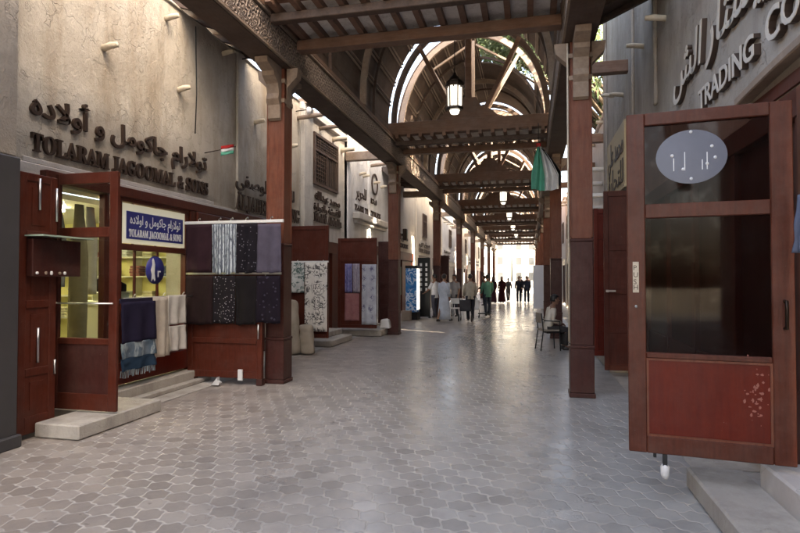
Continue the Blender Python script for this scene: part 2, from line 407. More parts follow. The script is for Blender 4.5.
# Arabic shaping into presentation forms (visual order)
AR = {'ا': (0xFE8D, 2), 'ب': (0xFE8F, 4), 'ة': (0xFE93, 2), 'ت': (0xFE95, 4), 'ج': (0xFE9D, 4), 'ح': (0xFEA1, 4), 'خ': (0xFEA5, 4), 'د': (0xFEA9, 2), 'ر': (0xFEAD, 2),
      'ز': (0xFEAF, 2), 'س': (0xFEB1, 4), 'ش': (0xFEB5, 4), 'ص': (0xFEB9, 4), 'ع': (0xFEC9, 4), 'ف': (0xFED1, 4), 'ق': (0xFED5, 4), 'ك': (0xFED9, 4), 'ل': (0xFEDD, 4),
      'م': (0xFEE1, 4), 'ن': (0xFEE5, 4), 'ه': (0xFEE9, 4), 'و': (0xFEED, 2), 'ي': (0xFEF1, 4), 'أ': (0xFE83, 2), 'X': (0xFEFB, 2), 'Y': (0xFEF7, 2)}
def arabic(t):
    t = t.replace('لا', 'X').replace('لأ', 'Y'); out = []
    for i, c in enumerate(t):
        if c not in AR: out.append(c); continue
        base, nf = AR[c]
        pj = i > 0 and t[i - 1] in AR and AR[t[i - 1]][1] == 4
        nj = nf == 4 and i + 1 < len(t) and t[i + 1] in AR
        out.append(chr(base + ((3 if nj else 1) if pj else (2 if nj else 0))))
    return ''.join(reversed(out))
YP = (0, 1, 0); YN = (0, -1, 0); XP = (1, 0, 0); ZP = (0, 0, 1)

# ------------------------------------------------------------------ ground
struct('ground', MB().box(-160, 160, -90, 300, -.3, -.02), M['sand'])
struct('plaza_paving', MB().box(-30, 30, 62, 130, -.015, -.004), M['plaza'])
fl = MB(); fl.add([(-5.7, -20, 0), (2.4, -20, 0), (2.4, 64, 0), (-5.7, 64, 0)], [(0, 1, 2, 3)]); struct('street_floor', fl, M['paver'])
ap = MB(); ap.box(-5.7, -4.62, 5.96, 30, .0035, .006); struct('concrete_pavement', ap, M['concrete'])
apr = MB(); apr.box(1.32, 2.4, 5.2, 30, .0035, .006); struct('kerb_pavement', apr, M['concrete'])

# ------------------------------------------------------------------ arcade
XL, XR, PY0, DY, NF = -3.80, .68, 8.05, 7.6, 8
XC = (XL + .18 + XR - .18) / 2
WID = (XR - .18) - (XL + .18)
def post():
    t = thing('timber_post', (XL, PY0, 0), 'carved timber arcade post beside the rack of dark shawls, small green flag to its left', 'post', 'timber posts along the arcade')
    MB().box(XL - .168, XL + .168, PY0 - .168, PY0 + .168, 0, .06).box(XL - .155, XL + .155, PY0 - .155, PY0 + .155, .06, .66).box(XL - .163, XL + .163, PY0 - .163, PY0 + .163, .66, .70).build('plinth', M['maroon'], t, bevel=.008)
    MB().box(XL - .148, XL + .148, PY0 - .148, PY0 + .148, .70, 2.1).box(XL - .154, XL + .154, PY0 - .154, PY0 + .154, 2.1, 2.14).build('casing', M['maroon'], t, bevel=.008)
    sh = MB().box(XL - .135, XL + .135, PY0 - .135, PY0 + .135, 2.14, 4.83)
    for sx in (-1, 1):
        for sy in (-1, 1):
            sh.box(XL + sx * .135 - .012, XL + sx * .135 + .012, PY0 + sy * .135 - .012, PY0 + sy * .135 + .012, 2.16, 4.3)
    sh.build('shaft', M['post_wood'], t, bevel=.006)
    cp = MB()
    for sg in (-1, 1):
        pr = [(.15, 4.02), (.20, 4.05), (.21, 4.25), (.27, 4.33), (.24, 4.42), (.28, 4.56), (.40, 4.64), (.42, 4.70), (.62, 4.76), (.64, 4.84), (.15, 4.84)]
        poly = [(PY0 + sg * a, z) for a, z in pr]
        cp.prism(poly if sg > 0 else poly[::-1], XL - .1, XL + .1, 'x')
        pr2 = [(.15, 4.25), (.155, 4.4), (.163, 4.55), (.32, 4.7), (.34, 4.84), (.15, 4.84)]
        poly = [(XL + sg * a, z) for a, z in pr2]
        cp.prism(poly if sg > 0 else poly[::-1], PY0 - .08, PY0 + .08, 'y')
    cp.box(XL - .155, XL + .155, PY0 - .155, PY0 + .155, 4.3, 4.36).box(XL - .163, XL + .163, PY0 - .163, PY0 + .163, 4.6, 4.66)
    cp.build('capital', M['brace_wood'], t, bevel=.006)
    return t
P0 = post()
ordn = ['nearest', 'second', 'third', 'fourth', 'fifth', 'sixth', 'seventh', 'farthest']
for k in range(NF):
    if k: copy_tree(P0, (XL, PY0 + DY * k, 0), ['', 'timber arcade post by the pale shop step and the rack of pink and blue shawls'][k] if k < 2 else ordn[k] + ' timber post in the left row of the arcade, counted from the shawl racks')
    copy_tree(P0, (XR, PY0 + DY * k, 0), 'large dark red timber post just left of the open glass door' if k == 0 else ('timber post behind the seated person in the right row' if k == 1 else ordn[k] + ' timber post in the right row, counted from the open glass door'))
# conduit up the right post
tag(MB().tube([(XR - .17, PY0 - .16, .75), (XR - .17, PY0 - .16, 4.8)], .012, 8).build('conduit_pipe', M['pale_wood']), 'thin pale conduit running up the edge of the large right post', 'pipe')

# carved eaves beams (one length per bay and side)
def eaves(x, inner):
    t = thing('eaves_beam', (x, PY0, 4.85), 'x', 'beam', 'carved eaves beams on the posts')
    y0, y1 = PY0, PY0 + DY
    MB().box(x - .2, x + .2, y0, y1 - .004, 4.85, 5.38).build('beam', M['roof_wood'], t)
    a, b = (x + .202, x + .22) if inner > 0 else (x - .22, x - .202)
    MB().box(a, b, y0, y1 - .004, 4.93, 5.30).build('carved_face', M['carved'], t)
    m = MB()
    for z in (4.87, 5.34): m.box(a - .01, b + .02, y0, y1 - .004, z, z + .035)
    m.build('moulding', M['brace_wood'], t)
    MB().box(x - .24, x + .24, y0, y1 - .004, 5.385, 5.45).build('top_board', M['beam_wood'], t)
    return t
for x, inner, nm in ((XL, 1, 'left'), (XR, -1, 'right')):
    e0 = eaves(x, inner)
    where = lambda k: ('carved eaves beam above the timber posts on the %s, ' % nm) + (['', 'length just before the nearest posts', 'length one bay behind the viewer', 'length two bays behind the viewer'][-k] if k < 0 else ('first length beyond the nearest posts' if k == 0 else ordn[k] + ' length counted from the nearest posts'))
    e0['label'] = where(0)
    for k in [-3, -2, -1] + list(range(1, NF - 1)):
        copy_tree(e0, (x, PY0 + DY * k, 4.85), where(k))

RISE, ZB, HW = 2.75, 5.75, 2.08
def arcpt(a, dr=0): return (XC - (HW + dr) * math.cos(a), ZB + (RISE + dr) * math.sin(a))
def arch_rib(y0, y1, dr0, dr1, legs=True, n=28, a0=0, a1=PI):
    m = MB(); rings = []
    if legs:
        z0 = 5.45
        rings.append([(arcpt(0, dr0)[0], y0, z0), (arcpt(0, dr1)[0], y0, z0), (arcpt(0, dr1)[0], y1, z0), (arcpt(0, dr0)[0], y1, z0)])
    for i in range(n + 1):
        a = a0 + (a1 - a0) * i / n; p = arcpt(a, dr0); q = arcpt(a, dr1)
        rings.append([(p[0], y0, p[1]), (q[0], y0, q[1]), (q[0], y1, q[1]), (p[0], y1, p[1])])
    if legs:
        rings.append([(arcpt(PI, dr0)[0], y0, z0), (arcpt(PI, dr1)[0], y0, z0), (arcpt(PI, dr1)[0], y1, z0), (arcpt(PI, dr0)[0], y1, z0)])
    return m.loft(rings, True, False)
def truss():
    Y = PY0
    t = thing('roof_truss', (XC, Y, 5.2), 'x', 'roof truss', 'roof trusses across the arcade')
    XA, XB = XL + .222, XR - .222
    MB().box(XL - .1, XR + .1, Y - 1.05, Y - .82, 5.47, 5.80).build('tie_beam', M['beam_wood'], t, bevel=.01)
    MB().box(XA, XB, Y + .12, Y + .33, 5.20, 5.36).build('back_beam', M['beam_wood'], t, bevel=.01)
    MB().box(XA, XB, Y - .80, Y - .66, 5.24, 5.36).build('back_beam', M['roof_wood'], t, bevel=.01)
    nj = 13
    for i in range(nj):
        x = XA + .12 + (XB - XA - .24) * i / (nj - 1)
        MB().box(x - .042, x + .042, Y - 1.12, Y + .42, 5.365, 5.465).build('joist', M['beam_wood'], t)
    MB().box(XA, XB, Y - .81, Y + .36, 5.468, 5.49).build('ceiling_board', M['panel_pale'], t)
    # king block, post, struts, arch in front plane
    def kp(yc, w, mat, s):
        MB().prism([(XC - .8, 5.81), (XC + .8, 5.81), (XC + .62, 6.0), (XC + .34, 6.12), (XC + .2, 6.36), (XC - .2, 6.36), (XC - .34, 6.12), (XC - .62, 6.0)], yc - w, yc + w, 'y').build('king_block', mat, t)
        MB().box(XC - .085, XC + .085, yc - w * .8, yc + w * .8, 6.36, 8.44).build('king_post', mat, t, bevel=.008)
        for sg in (-1, 1):
            a = R(50) if sg < 0 else PI - R(50); p = arcpt(a, -.03)
            MB().bar((XC + sg * .42, yc, 6.0), (p[0], yc, p[1]), .11, .15, (0, 1, 0)).build('strut', mat, t)
    kp(Y - .93, .06, M['beam_wood'], 1)
    arch_rib(Y - .99, Y - .86, -.12, .02).build('arch_rib', M['roof_wood'], t)
    return t
T0 = truss()
for k in range(NF):
    lb = ('roof truss over the nearest posts, joists and pale boards at the top of the picture' if k == 0 else 'roof truss with the big tie beam just behind the nearest hanging lantern' if k == 1 else ordn[k] + ' roof truss of the arcade counted from the nearest posts')
    if k == 0: T0['label'] = lb
    else: copy_tree(T0, (XC, PY0 + DY * k, 5.2), lb)

def vault(k, hole=False):
    y0, y1 = PY0 + DY * k + .04, PY0 + DY * (k + 1) - 1.08
    t = thing('barrel_roof', (XC, y0, 5.4), ('dark boarded barrel roof section over the nearest hanging lantern' if k == 0 else ['', 'boarded barrel roof section just before the nearest roof truss', 'boarded barrel roof section one bay behind the viewer', 'boarded barrel roof section two bays behind the viewer'][-k] if k < 0 else 'boarded barrel roof section with gaps that show the tree above' if k == 1 else ordn[k] + ' barrel roof section of the arcade beyond the nearest posts'), 'roof', 'barrel roof sections')
    n = 26
    def shell(a0, a1, ya, yb, nn):
        m = MB(); rings = []
        for i in range(nn + 1):
            a = a0 + (a1 - a0) * i / nn; p = arcpt(a, .06); q = arcpt(a, .10)
            rings.append([(p[0], ya, p[1]), (q[0], ya, q[1]), (q[0], yb, q[1]), (p[0], yb, p[1])])
        return m.loft(rings, True, False)
    m = shell(0, R(92) if hole else PI, y0, y1, n)
    if hole:
        b = shell(R(92), R(143), y0 + 2.4, y1, 12); m.add(b.v, b.f); b = shell(R(143), PI, y0, y1, 8); m.add(b.v, b.f)
    for sg in (0, PI):
        p = arcpt(sg, .08); m.box(p[0] - .015, p[0] + .015, y0, y1, 5.40, ZB + .01)
    m.build('boarding', M['roof_wood'], t)
    m = MB()
    for i in range(1, 16):
        a = PI * i / 16; p = arcpt(a, .02)
        if hole and R(92) < a < R(143): continue
        for d in (-.017, .017): 
            p = arcpt(a + d, .025); m.bar((p[0], y0 + .05, p[1]), (p[0], y1 - .02, p[1]), .022, .04, (math.cos(a), 0, math.sin(a)))
    m.build('batten_layer', M['batten_wood'], t)
    arch_rib(y0, y0 + .10, -.09, .055).build('end_arch', M['batten_wood'], t)
    ym = (PY0 + DY * (k + .5)); arch_rib(ym - .05, ym + .05, -.12, .01).build('rib', M['brace_wood'], t)
    for q in (.27, .73):
        yy = y0 + (y1 - y0) * q; arch_rib(yy - .03, yy + .03, -.05, .01).build('rib', M['roof_wood'], t)
    yk = y0 + .05
    m = MB().box(XC - .07, XC + .07, yk - .04, yk + .04, 5.9, 8.3)
    m.build('king_post', M['batten_wood'], t)
    for sg in (-1, 1):
        a = R(50) if sg < 0 else PI - R(50); p = arcpt(a, -.1)
        MB().bar((XC + sg * .2, yk, 5.95), (p[0], yk, p[1]), .08, .12, (0, 1, 0)).build('strut', M['batten_wood'], t)
    MB().bar((XC - 1.1, yk + .02, 7.6), (XC - .1, yk + .02, 8.2), .05, .07, (0, 1, 0)).bar((XC + 1.1, yk + .02, 7.6), (XC + .1, yk + .02, 8.2), .05, .07, (0, 1, 0)).build('brace', M['brace_wood'], t)
    return t
for k in range(0, NF - 1): vault(k, k == 1)

# aisle roofs and cross beams
def aisle_roof(x0, x1, z0, z1, y0, y1, label, n=0):
    t = thing('aisle_roof', ((x0 + x1) / 2, y0, z0), label, 'roof')
    m = MB(); m.add([(x0, y0, z0), (x1, y0, z1), (x1, y1, z1), (x0, y1, z0), (x0, y0, z0 + .04), (x1, y0, z1 + .04), (x1, y1, z1 + .04), (x0, y1, z0 + .04)], [(0, 3, 2, 1), (4, 5, 6, 7), (0, 1, 5, 4), (1, 2, 6, 5), (2, 3, 7, 6), (3, 0, 4, 7)])
    m.build('boarding', M['roof_wood'], t)
    k = int((y1 - y0) / .55)
    for i in range(k + 1):
        y = y0 + .05 + (y1 - y0 - .1) * i / k
        MB().bar((x0, y, z0 - .05), (x1, y, z1 - .05), .07, .09).build('rafter', M['roof_wood'], t)
    return t
aisle_roof(-5.55, XL - .21, 6.0, 5.5, 7.6, 9.7, 'dark boarded roof between the tan wall and the carved beam, left aisle')
aisle_roof(XR + .21, 1.78, 5.5, 5.9, 7.2, 9.0, 'dark boarded roof over the right aisle above the open glass door')
aisle_roof(-5.5, XL - .21, 5.62, 5.5, 19.6, 23.6, 'small boarded roof over the left aisle beyond the third post')
xb = []
for k in range(1, NF):
    y = PY0 + DY * k
    o = MB().box(-5.25, XL - .21, y - .1, y + .1, 5.05, 5.3).build('cross_beam', M['brace_wood'], bevel=.01)
    tag(o, 'timber cross beam from the left wall to the ' + ordn[k] + ' post', 'beam', 'aisle cross beams')
for i, (y, z) in enumerate(((11.0, 5.42), (15.6, 5.2), (19.4, 5.2), (23.1, 5.2))):
    o = MB().box(XR + .21, 1.79 if y < 14 else 2.2, y - .09, y + .09, z, z + .22).build('cross_beam', M['beam_wood'], bevel=.01)
    tag(o, ['dark cross beam against the bright gap right of the large post', 'cross beam behind the seated person, right aisle', 'third cross beam of the right aisle', 'fourth cross beam of the right aisle'][i], 'beam', 'right aisle cross beams')
for i, (y, dz) in enumerate(((12.2, 0), (13.6, .12), (16.6, .1), (18.0, 0))):
    o = MB().tube([(-5.45, y, 5.35 + dz), (XL - .1, y + .05, 5.5 + dz)], .055, 8).build('round_pole', M['brace_wood'])
    tag(o, 'round timber pole bridging the open left aisle above the ' + ['wall pilaster', 'lattice window', 'pale wall', 'far end of the pale wall'][i], 'pole', 'round poles over the left aisle')

# lanterns
def lantern():
    z = 5.12
    t = thing('hanging_lantern', (0, 0, z), 'x', 'lantern', 'lanterns hanging down the arcade')
    n = 6
    MB().lathe([(.10, z + .12), (.15, z + .2), (.155, z + .62), (.12, z + .66)], n=6, smooth=False).build('glass_body', M['lamp_glass'], t, local=False)
    MB().lathe([(.02, z), (.085, z + .02), (.11, z + .09), (.06, z + .11)], n=12).build('lower_globe', M['lamp_glass'], t)
    f = MB()
    for k in range(6):
        a = 2 * PI * k / 6; c, s_ = math.cos(a), math.sin(a)
        f.bar((.165 * c, .165 * s_, z + .14), (.172 * c, .172 * s_, z + .68), .022, .022)
        a2 = a + PI / 6; c2, s2 = math.cos(a2) * .152, math.sin(a2) * .152
        f.bar((c2, s2, z + .16), (c2, s2, z + .64), .01, .01)
    f.lathe([(.17, z + .10), (.185, z + .12), (.18, z + .16), (.16, z + .16)], n=6, smooth=False)
    f.lathe([(.17, z + .60), (.195, z + .64), (.18, z + .69), (.15, z + .69)], n=6, smooth=False)
    for k in range(12):
        a = 2 * PI * k / 12; f.box(.176 * math.cos(a) - .015, .176 * math.cos(a) + .015, .176 * math.sin(a) - .015, .176 * math.sin(a) + .015, z + .56, z + .6)
    f.build('frame', M['bronze'], t)
    MB().lathe([(.19, z + .69), (.13, z + .74), (.10, z + .80), (.05, z + .84), (.03, z + .9), (.01, z + .92)], n=12).build('cap', M['bronze'], t)
    MB().tube([(0, 0, z + .9), (0, 0, 8.3)], .012, 6).build('rod', M['bronze'], t)
    return t
LT = lantern()
for i, (x, y) in enumerate(((-1.56, 11.92), (-1.22, 27.0), (-1.2, 34.3), (-1.2, 41.7), (-1.15, 49.2))):
    lb = ['large lit lantern hanging nearest the camera on a long rod', 'second lit lantern of the row, just below the third tie beam', 'third lit lantern of the row down the arcade', 'fourth lit lantern of the row down the arcade', 'farthest lit lantern above the bright street end'][i]
    if i == 0: LT.location = (x, y, 5.12); LT['label'] = lb
    else: copy_tree(LT, (x, y, 5.12), lb)

# ------------------------------------------------------------------ left buildings
WX = -5.3
def stub(parent, x, y, z, s=1, ln=.2, r=.045):
    MB().tube([(x - s * .05, y, z - .02), (x + s * ln * .6, y + .01, z + .02), (x + s * ln, y + .015, z + .025)], [r, r * .95, r * .8], 8).build('pole_end', M['pale_wood'], parent)
def lattice_window(parent, y0, y1, z0, z1, x=WX, mat='roof_wood', s=1):
    f = MB(); d = .05 * s
    f.box(x, x + d, y0, y0 + .07, z0, z1).box(x, x + d, y1 - .07, y1, z0, z1).box(x, x + d, y0 + .07, y1 - .07, z0, z0 + .07).box(x, x + d, y0 + .07, y1 - .07, z1 - .07, z1)
    zm = z0 + (z1 - z0) * .68; ym = (y0 + y1) / 2
    f.box(x, x + d, y0 + .07, y1 - .07, zm - .03, zm + .03).box(x, x + d * .9, ym - .03, ym + .03, z0 + .07, zm - .03)
    w = f.build('window', M[mat], parent)
    g = MB(); n = int((y1 - y0) / .14)
    for i in range(1, n): 
        yy = y0 + (y1 - y0) * i / n; g.box(x + .012 * s, x + .03 * s, yy - .014, yy + .014, z0 + .07, z1 - .07)
    for i in range(1, 6):
        zz = zm + (z1 - zm) * i / 6; g.box(x + .014 * s, x + .034 * s, y0 + .07, y1 - .07, zz - .008, zz + .008)
    for i in range(1, 9):
        zz = z0 + (zm - z0) * i / 9; g.box(x + .014 * s, x + .034 * s, y0 + .07, ym - .03, zz - .008, zz + .008)
    g.build('lattice', M[mat], w)
    MB().box(x + .004 * s, x + .009 * s, y0 + .05, y1 - .05, z0 + .05, z1 - .05).build('pane', M['black'], w)
    return w

B1 = thing('shop_building', (-5.5, 8, 0), 'tan plaster shop building with brown TOLARAM JAGOOMAL & SONS lettering', 'building')
w = MB()
w.box(-5.6, WX, 4.25, 5.2, 0, 2.66).box(-5.6, WX, 7.78, 8.25, 0, 2.66).box(-5.6, WX, 10.7, 12.3, 0, 2.66)
w.box(-5.6, WX, 4.25, 12.3, 2.66, 5.8)
w.build('wall', M['plaster_tan'], B1)
# uneven rounded wall top
cap = MB(); rings = []
for i in range(40):
    y = 4.25 + 8.05 * i / 39; h = 5.8 + .10 * noise.noise(Vector((y * 1.3, 0, 3)))
    rings.append([(-5.62, y, 5.78), (-5.27, y, 5.78), (-5.28, y, h), (-5.38, y, h + .09), (-5.52, y, h + .1), (-5.62, y, h)])
cap.loft(rings).build('parapet', M['plaster_tan'], B1)
MB().box(WX, WX + .05, 9.35, 9.62, 2.66, 5.82).build('pilaster', M['plaster_tan'], B1, bevel=.02)
MB().box(WX, WX + .035, 4.26, 12.25, 2.70, 2.86).build('plaster_band', M['plaster_band'], B1, bevel=.01)
b = MB(); b.box(WX, WX + .022, 4.9, 8.62, 2.86, 3.02 - .1); b.build('plaster_band', M['plaster_band'], B1, bevel=.008)
for (y, z) in ((6.05, 4.55), (7.62, 4.53), (8.9, 5.6), (7.3, 5.5)): stub(B1, WX, y, z)
stub(B1, WX, 10.1, 4.7, 1, .2, .05); stub(B1, WX, 11.6, 4.55, 1, .25, .05)
lt = MB()
lt.text(arabic('تولارام جاكومل و أولاده'), .34, (WX + .002, 4.98, 3.40), YP, ZP, .035, 3.40, off=.006)
lt.build('arabic_lettering', M['letter_dark'], B1)
MB().text('TOLARAM JAGOOMAL & SONS', .285, (WX + .002, 5.0, 3.0), YP, ZP, .035, 3.42, serif=True, off=.004).build('latin_lettering', M['letter_dark'], B1)
MB().text(arabic('للتجارة الوصفي'), .36, (WX + .052, 9.27, 3.32), YP, ZP, .03, 2.6, off=.004).build('arabic_lettering', M['letter_dark'], B1)
MB().text('ALJABER TRADING', .42, (WX + .052, 9.27, 2.88), YP, ZP, .03, 2.9, serif=True, off=.004).build('latin_lettering', M['letter_dark'], B1)
# shop interior
ri = MB().box(-9, -8.9, 4.2, 8.6, .15, 2.66).box(-8.9, -5.62, 4.2, 4.3, .15, 2.66).box(-8.9, -5.62, 8.5, 8.6, .15, 2.66)
ri.build('interior_wall', M['yellow_wall'], B1)
MB().box(-9, -5.61, 4.2, 8.6, 2.58, 2.65).build('interior_ceiling', M['shelf_white'], B1)
MB().box(-9, -5.31, 5.2, 7.78, .0, .15).build('interior_floor', M['concrete'], B1)
sh = MB()
for z in (.55, .95, 1.35, 1.75, 2.15): sh.box(-8.89, -8.5, 4.35, 8.45, z, z + .03)
for y in (4.9, 5.7, 6.5, 7.3, 8.1): sh.box(-8.89, -8.52, y, y + .02, .2, 2.4)
sh.build('wall_shelf', M['shelf_white'], B1)
for (x, y) in ((-6.3, 5.9), (-7.6, 6.8)):
    MB().tube([(x, y - .6, 2.54), (x, y + .6, 2.54)], .02, 8).build('tube_light', M['tube_light'], B1)
# folded cloth stacks on the back shelves
cols = [(.55, .5, .35), (.3, .12, .1), (.6, .6, .58), (.2, .25, .4), (.5, .42, .2)]
cm = [fabric('folded_cloth_%d' % i, c) for i, c in enumerate(cols)]
rs = random.Random(3); n = 0
spots = []
for zi, z in enumerate((.58, .98, 1.38, 1.78)):
    for yi in range(8):
        spots.append((4.5 + yi * .48 + rs.random() * .06, z, rs.choice([0, 2, 0, 4, 1, 3])))
for i, (y, z, c) in enumerate(spots):
    m = MB(); h = 0
    for q in range(5): m.box(-8.86, -8.58 + rs.uniform(-.02, .02), y + rs.uniform(-.01, .01), y + .34 + rs.uniform(-.01, .01), z + h, z + h + .045); h += .05
    o = m.build('cloth_stack', cm[c], bevel=.012); tag(o, 'stack of folded cloth on the yellow shop\'s back shelves behind the blue signs', 'cloth stack', 'folded cloth on the shop shelves')
sh = MB()
for z in (.9, 1.28, 1.62, 1.95, 2.28): sh.box(-8.3, -5.75, 8.28, 8.49, z, z + .022)
for x in (-8.3, -7.45, -6.6, -5.77): sh.box(x, x + .02, 8.3, 8.49, .3, 2.5)
sh.build('wall_shelf', M['shelf_white'], B1)
for i in range(20):
    x = -8.2 + (i % 10) * .25; z = (.922, 1.302, 1.642, 1.972)[(i * 7) % 4]; m = MB(); h = 0
    for q in range(rs.randint(2, 4)): m.box(x, x + .2, 8.30 + rs.uniform(0, .02), 8.47, z + h, z + h + .04); h += .045
    o = m.build('cloth_stack', cm[(0, 2, 4, 0, 3, 2, 1)[i % 7]], bevel=.01); tag(o, 'folded cloth on the far side shelves of the lit yellow shop', 'cloth stack', 'folded cloth on the side shelves')
for nm, pts in (('thin vertical cable on the tan wall above the small flag', [(WX + .02, 8.05, 3.95), (WX + .03, 8.07, 4.6), (WX + .02, 8.04, 5.7)]),):
    tag(MB().tube(pts, .009, 6).build('cable', M['rubber']), nm, 'cable')
for i, (x, y, z) in enumerate(((WX + .05, 9.5, 5.72), (WX + .05, 12.1, 5.5))):
    t = thing('spot_lamp', (x, y, z), ['small white spot lamp high on the tan wall left of the first carved bracket', 'small white spot lamp high on the wall right of the first carved bracket'][i], 'spot lamp')
    MB().tube([(x - .05, y, z), (x + .25, y, z + .02)], .012, 6).build('arm', M['bronze'], t); MB().lathe([(.03, -.02), (.055, 0), (.06, .09), (.03, .12)], (x + .27, y, z - .05), 10).build('head', M['white_plastic'], t)
# window of the shop
wf = MB(); gx = -5.24
for y in (6.22, 7.70): wf.box(gx - .05, gx + .04, y, y + .09, .5, 2.62)
wf.box(gx - .05, gx + .04, 6.31, 7.70, 1.98, 2.06).box(gx - .05, gx + .04, 6.22, 7.79, 2.62, 2.70).box(gx - .05, gx + .04, 6.31, 7.70, 1.22, 1.28)
for y in (6.60, 7.08): wf.box(gx - .03, gx + .0, y, y + .035, 1.28, 1.98)
for y in (6.60, 7.08): wf.box(gx - .06, gx - .035, y, y + .03, 2.06, 2.62)
win = wf.build('shop_window', M['door_dark'], B1, bevel=.004)
MB().box(gx - .012, gx - .006, 6.31, 7.7, 1.28, 1.98).build('pane', M['glass'], win)
MB().box(gx - .05, gx + .05, 6.22, 7.79, .22, .5).box(gx - .05, gx + .03, 6.22, 7.79, .5, 1.22).build('base_panel', M['door_red'], B1, bevel=.005)
MB().box(-5.29, -5.2, 6.0, 6.22, .15, 2.66).build('door_jamb', M['door_dark'], B1, bevel=.006)
MB().box(-5.29, -5.18, 7.8, 8.25, .15, 2.665).build('door_jamb', M['door_dark'], B1, bevel=.006)
MB().box(-5.295, -5.17, 5.1, 10.75, 2.67, 2.80).build('lintel', M['door_dark'], B1, bevel=.008)
MB().box(-5.295, -5.15, 7.95, 10.75, 2.36, 2.66).build('lintel', M['door_dark'], B1, bevel=.008)
MB().box(-5.5, -5.36, 8.25, 10.7, .1, 2.36).build('shutter', M['maroon'], B1)
# blue shop sign
S = thing('shop_sign', (-5.2, 7.0, 2.08), 'white backlit shop sign with a blue panel lettered in Arabic and English, above the window', 'sign')
MB().box(-5.238, -5.215, 6.32, 7.69, 2.07, 2.60).build('backing', M['sign_white'], S)
MB().box(-5.214, -5.204, 6.40, 7.63, 2.13, 2.50).build('blue_panel', M['blue_sign'], S)
MB().text(arabic('تولارام جاكومل و اولاده'), .17, (-5.2035, 6.46, 2.34), YP, ZP, .003, 1.1, off=.002).text('TOLARAM JAGOOMAL & SONS', .14, (-5.2035, 6.44, 2.165), YP, ZP, .003, 1.15, serif=True, off=.003).build('lettering', M['letter_white'], S)
S = thing('round_sign', (-5.2, 7.0, 1.7), 'round blue sign with a white standing figure in the lit shop window', 'sign')
MB().tube([(-5.236, 7.02, 1.72), (-5.226, 7.02, 1.72)], .2, 28).build('disc', M['blue_sign'], S)
g = MB(); fx = -5.2255
g.prism([(6.93, 1.56), (6.97, 1.6), (7.0, 1.56), (7.02, 1.58), (7.0, 1.68), (7.01, 1.8), (6.99, 1.86), (6.965, 1.89), (6.94, 1.86), (6.95, 1.8), (6.92, 1.72), (6.94, 1.66)], fx, fx + .003, 'x')
g.text('r', .2, (fx, 7.07, 1.62), YP, ZP, .003)
g.build('emblem', M['letter_white'], S)
# ledge, step
st = MB().box(-4.86, -4.33, 4.68, 5.95, .006, .15).box(-5.3, -4.861, 5.26, 5.95, .006, .15)
tag(st.build('door_step', M['concrete'], bevel=.012), 'worn concrete doorstep under the open glazed door of the tan shop', 'step')
tag(MB().box(-5.3, -5.02, 5.96, 8.3, .006, .19).box(-5.02, -4.9, 5.96, 7.95, .006, .07).build('stone_ledge', M['concrete'], bevel=.012), 'low concrete ledge under the shop window with the round blue sign', 'ledge')

# door leaf A (folded against the wall) and B (open)
def leaf_x(parent, name, x, y0, y1, z0, z1, rails, mat='door_dark', th=.045, glassp=(), panel=()):
    m = MB(); s = .085
    m.box(x - th / 2, x + th / 2, y0, y0 + s, z0, z1).box(x - th / 2, x + th / 2, y1 - s, y1, z0, z1)
    for (a, b) in rails: m.box(x - th / 2, x + th / 2, y0 + s, y1 - s, a, b)
    o = m.build(name, M[mat], parent, bevel=.005)
    for (a, b) in glassp: MB().box(x - .003, x + .003, y0 + s, y1 - s, a, b).build('glass_pane', M['glass'], o if parent else o)
    for (a, b) in panel: MB().box(x - .012, x + .012, y0 + s, y1 - s, a, b).box(x - .018, x + .018, y0 + s + .06, y1 - s - .06, a + .06, b - .06).build('panel', M[mat], o)
    return o
dA = thing('folded_door', (-4.9, 4.9, 0), 'dark red panelled door folded back flat beside the grey wall pier', 'door')
o = leaf_x(dA, 'leaf', -4.9, 4.5, 4.95, .05, 2.66, [(.05, .22), (.62, .7), (1.3, 1.38), (2.0, 2.08), (2.58, 2.66)], panel=[(.22, .62), (.7, 1.3), (1.38, 2.0), (2.08, 2.58)])
m = MB()
for (a, b, y) in ((2.3, 2.62, 4.72), (.75, 1.1, 4.72), (.6, .75, 4.93), (2.2, 2.55, 4.93)): m.tube([(-4.868, y, a), (-4.868, y, b)], .013, 8)
m.build('door_bolt', M['steel'], dA)
s = MB().box(-4.87, -4.64, 4.55, 5.2, 2.02, 2.035)
hs = thing('display_shelf', (-4.75, 4.9, 2.0), 'green edged glass shelf fixed on the dark folded door, small goods on it', 'shelf')
s.build('glass_shelf', M['glass_green'], hs); MB().box(-4.87, -4.79, 4.57, 5.18, 1.62, 2.0).build('case', M['maroon'], hs, bevel=.006)
m = MB(); 
for i in range(5): MB().ell((-4.785, 4.62 + i * .085 + .02 * (i % 2), 1.655), .014, .016, .016 + .004 * (i % 3), 8, 6).build('trinket', M['brace_wood' if i % 2 else 'white_plastic'], hs)

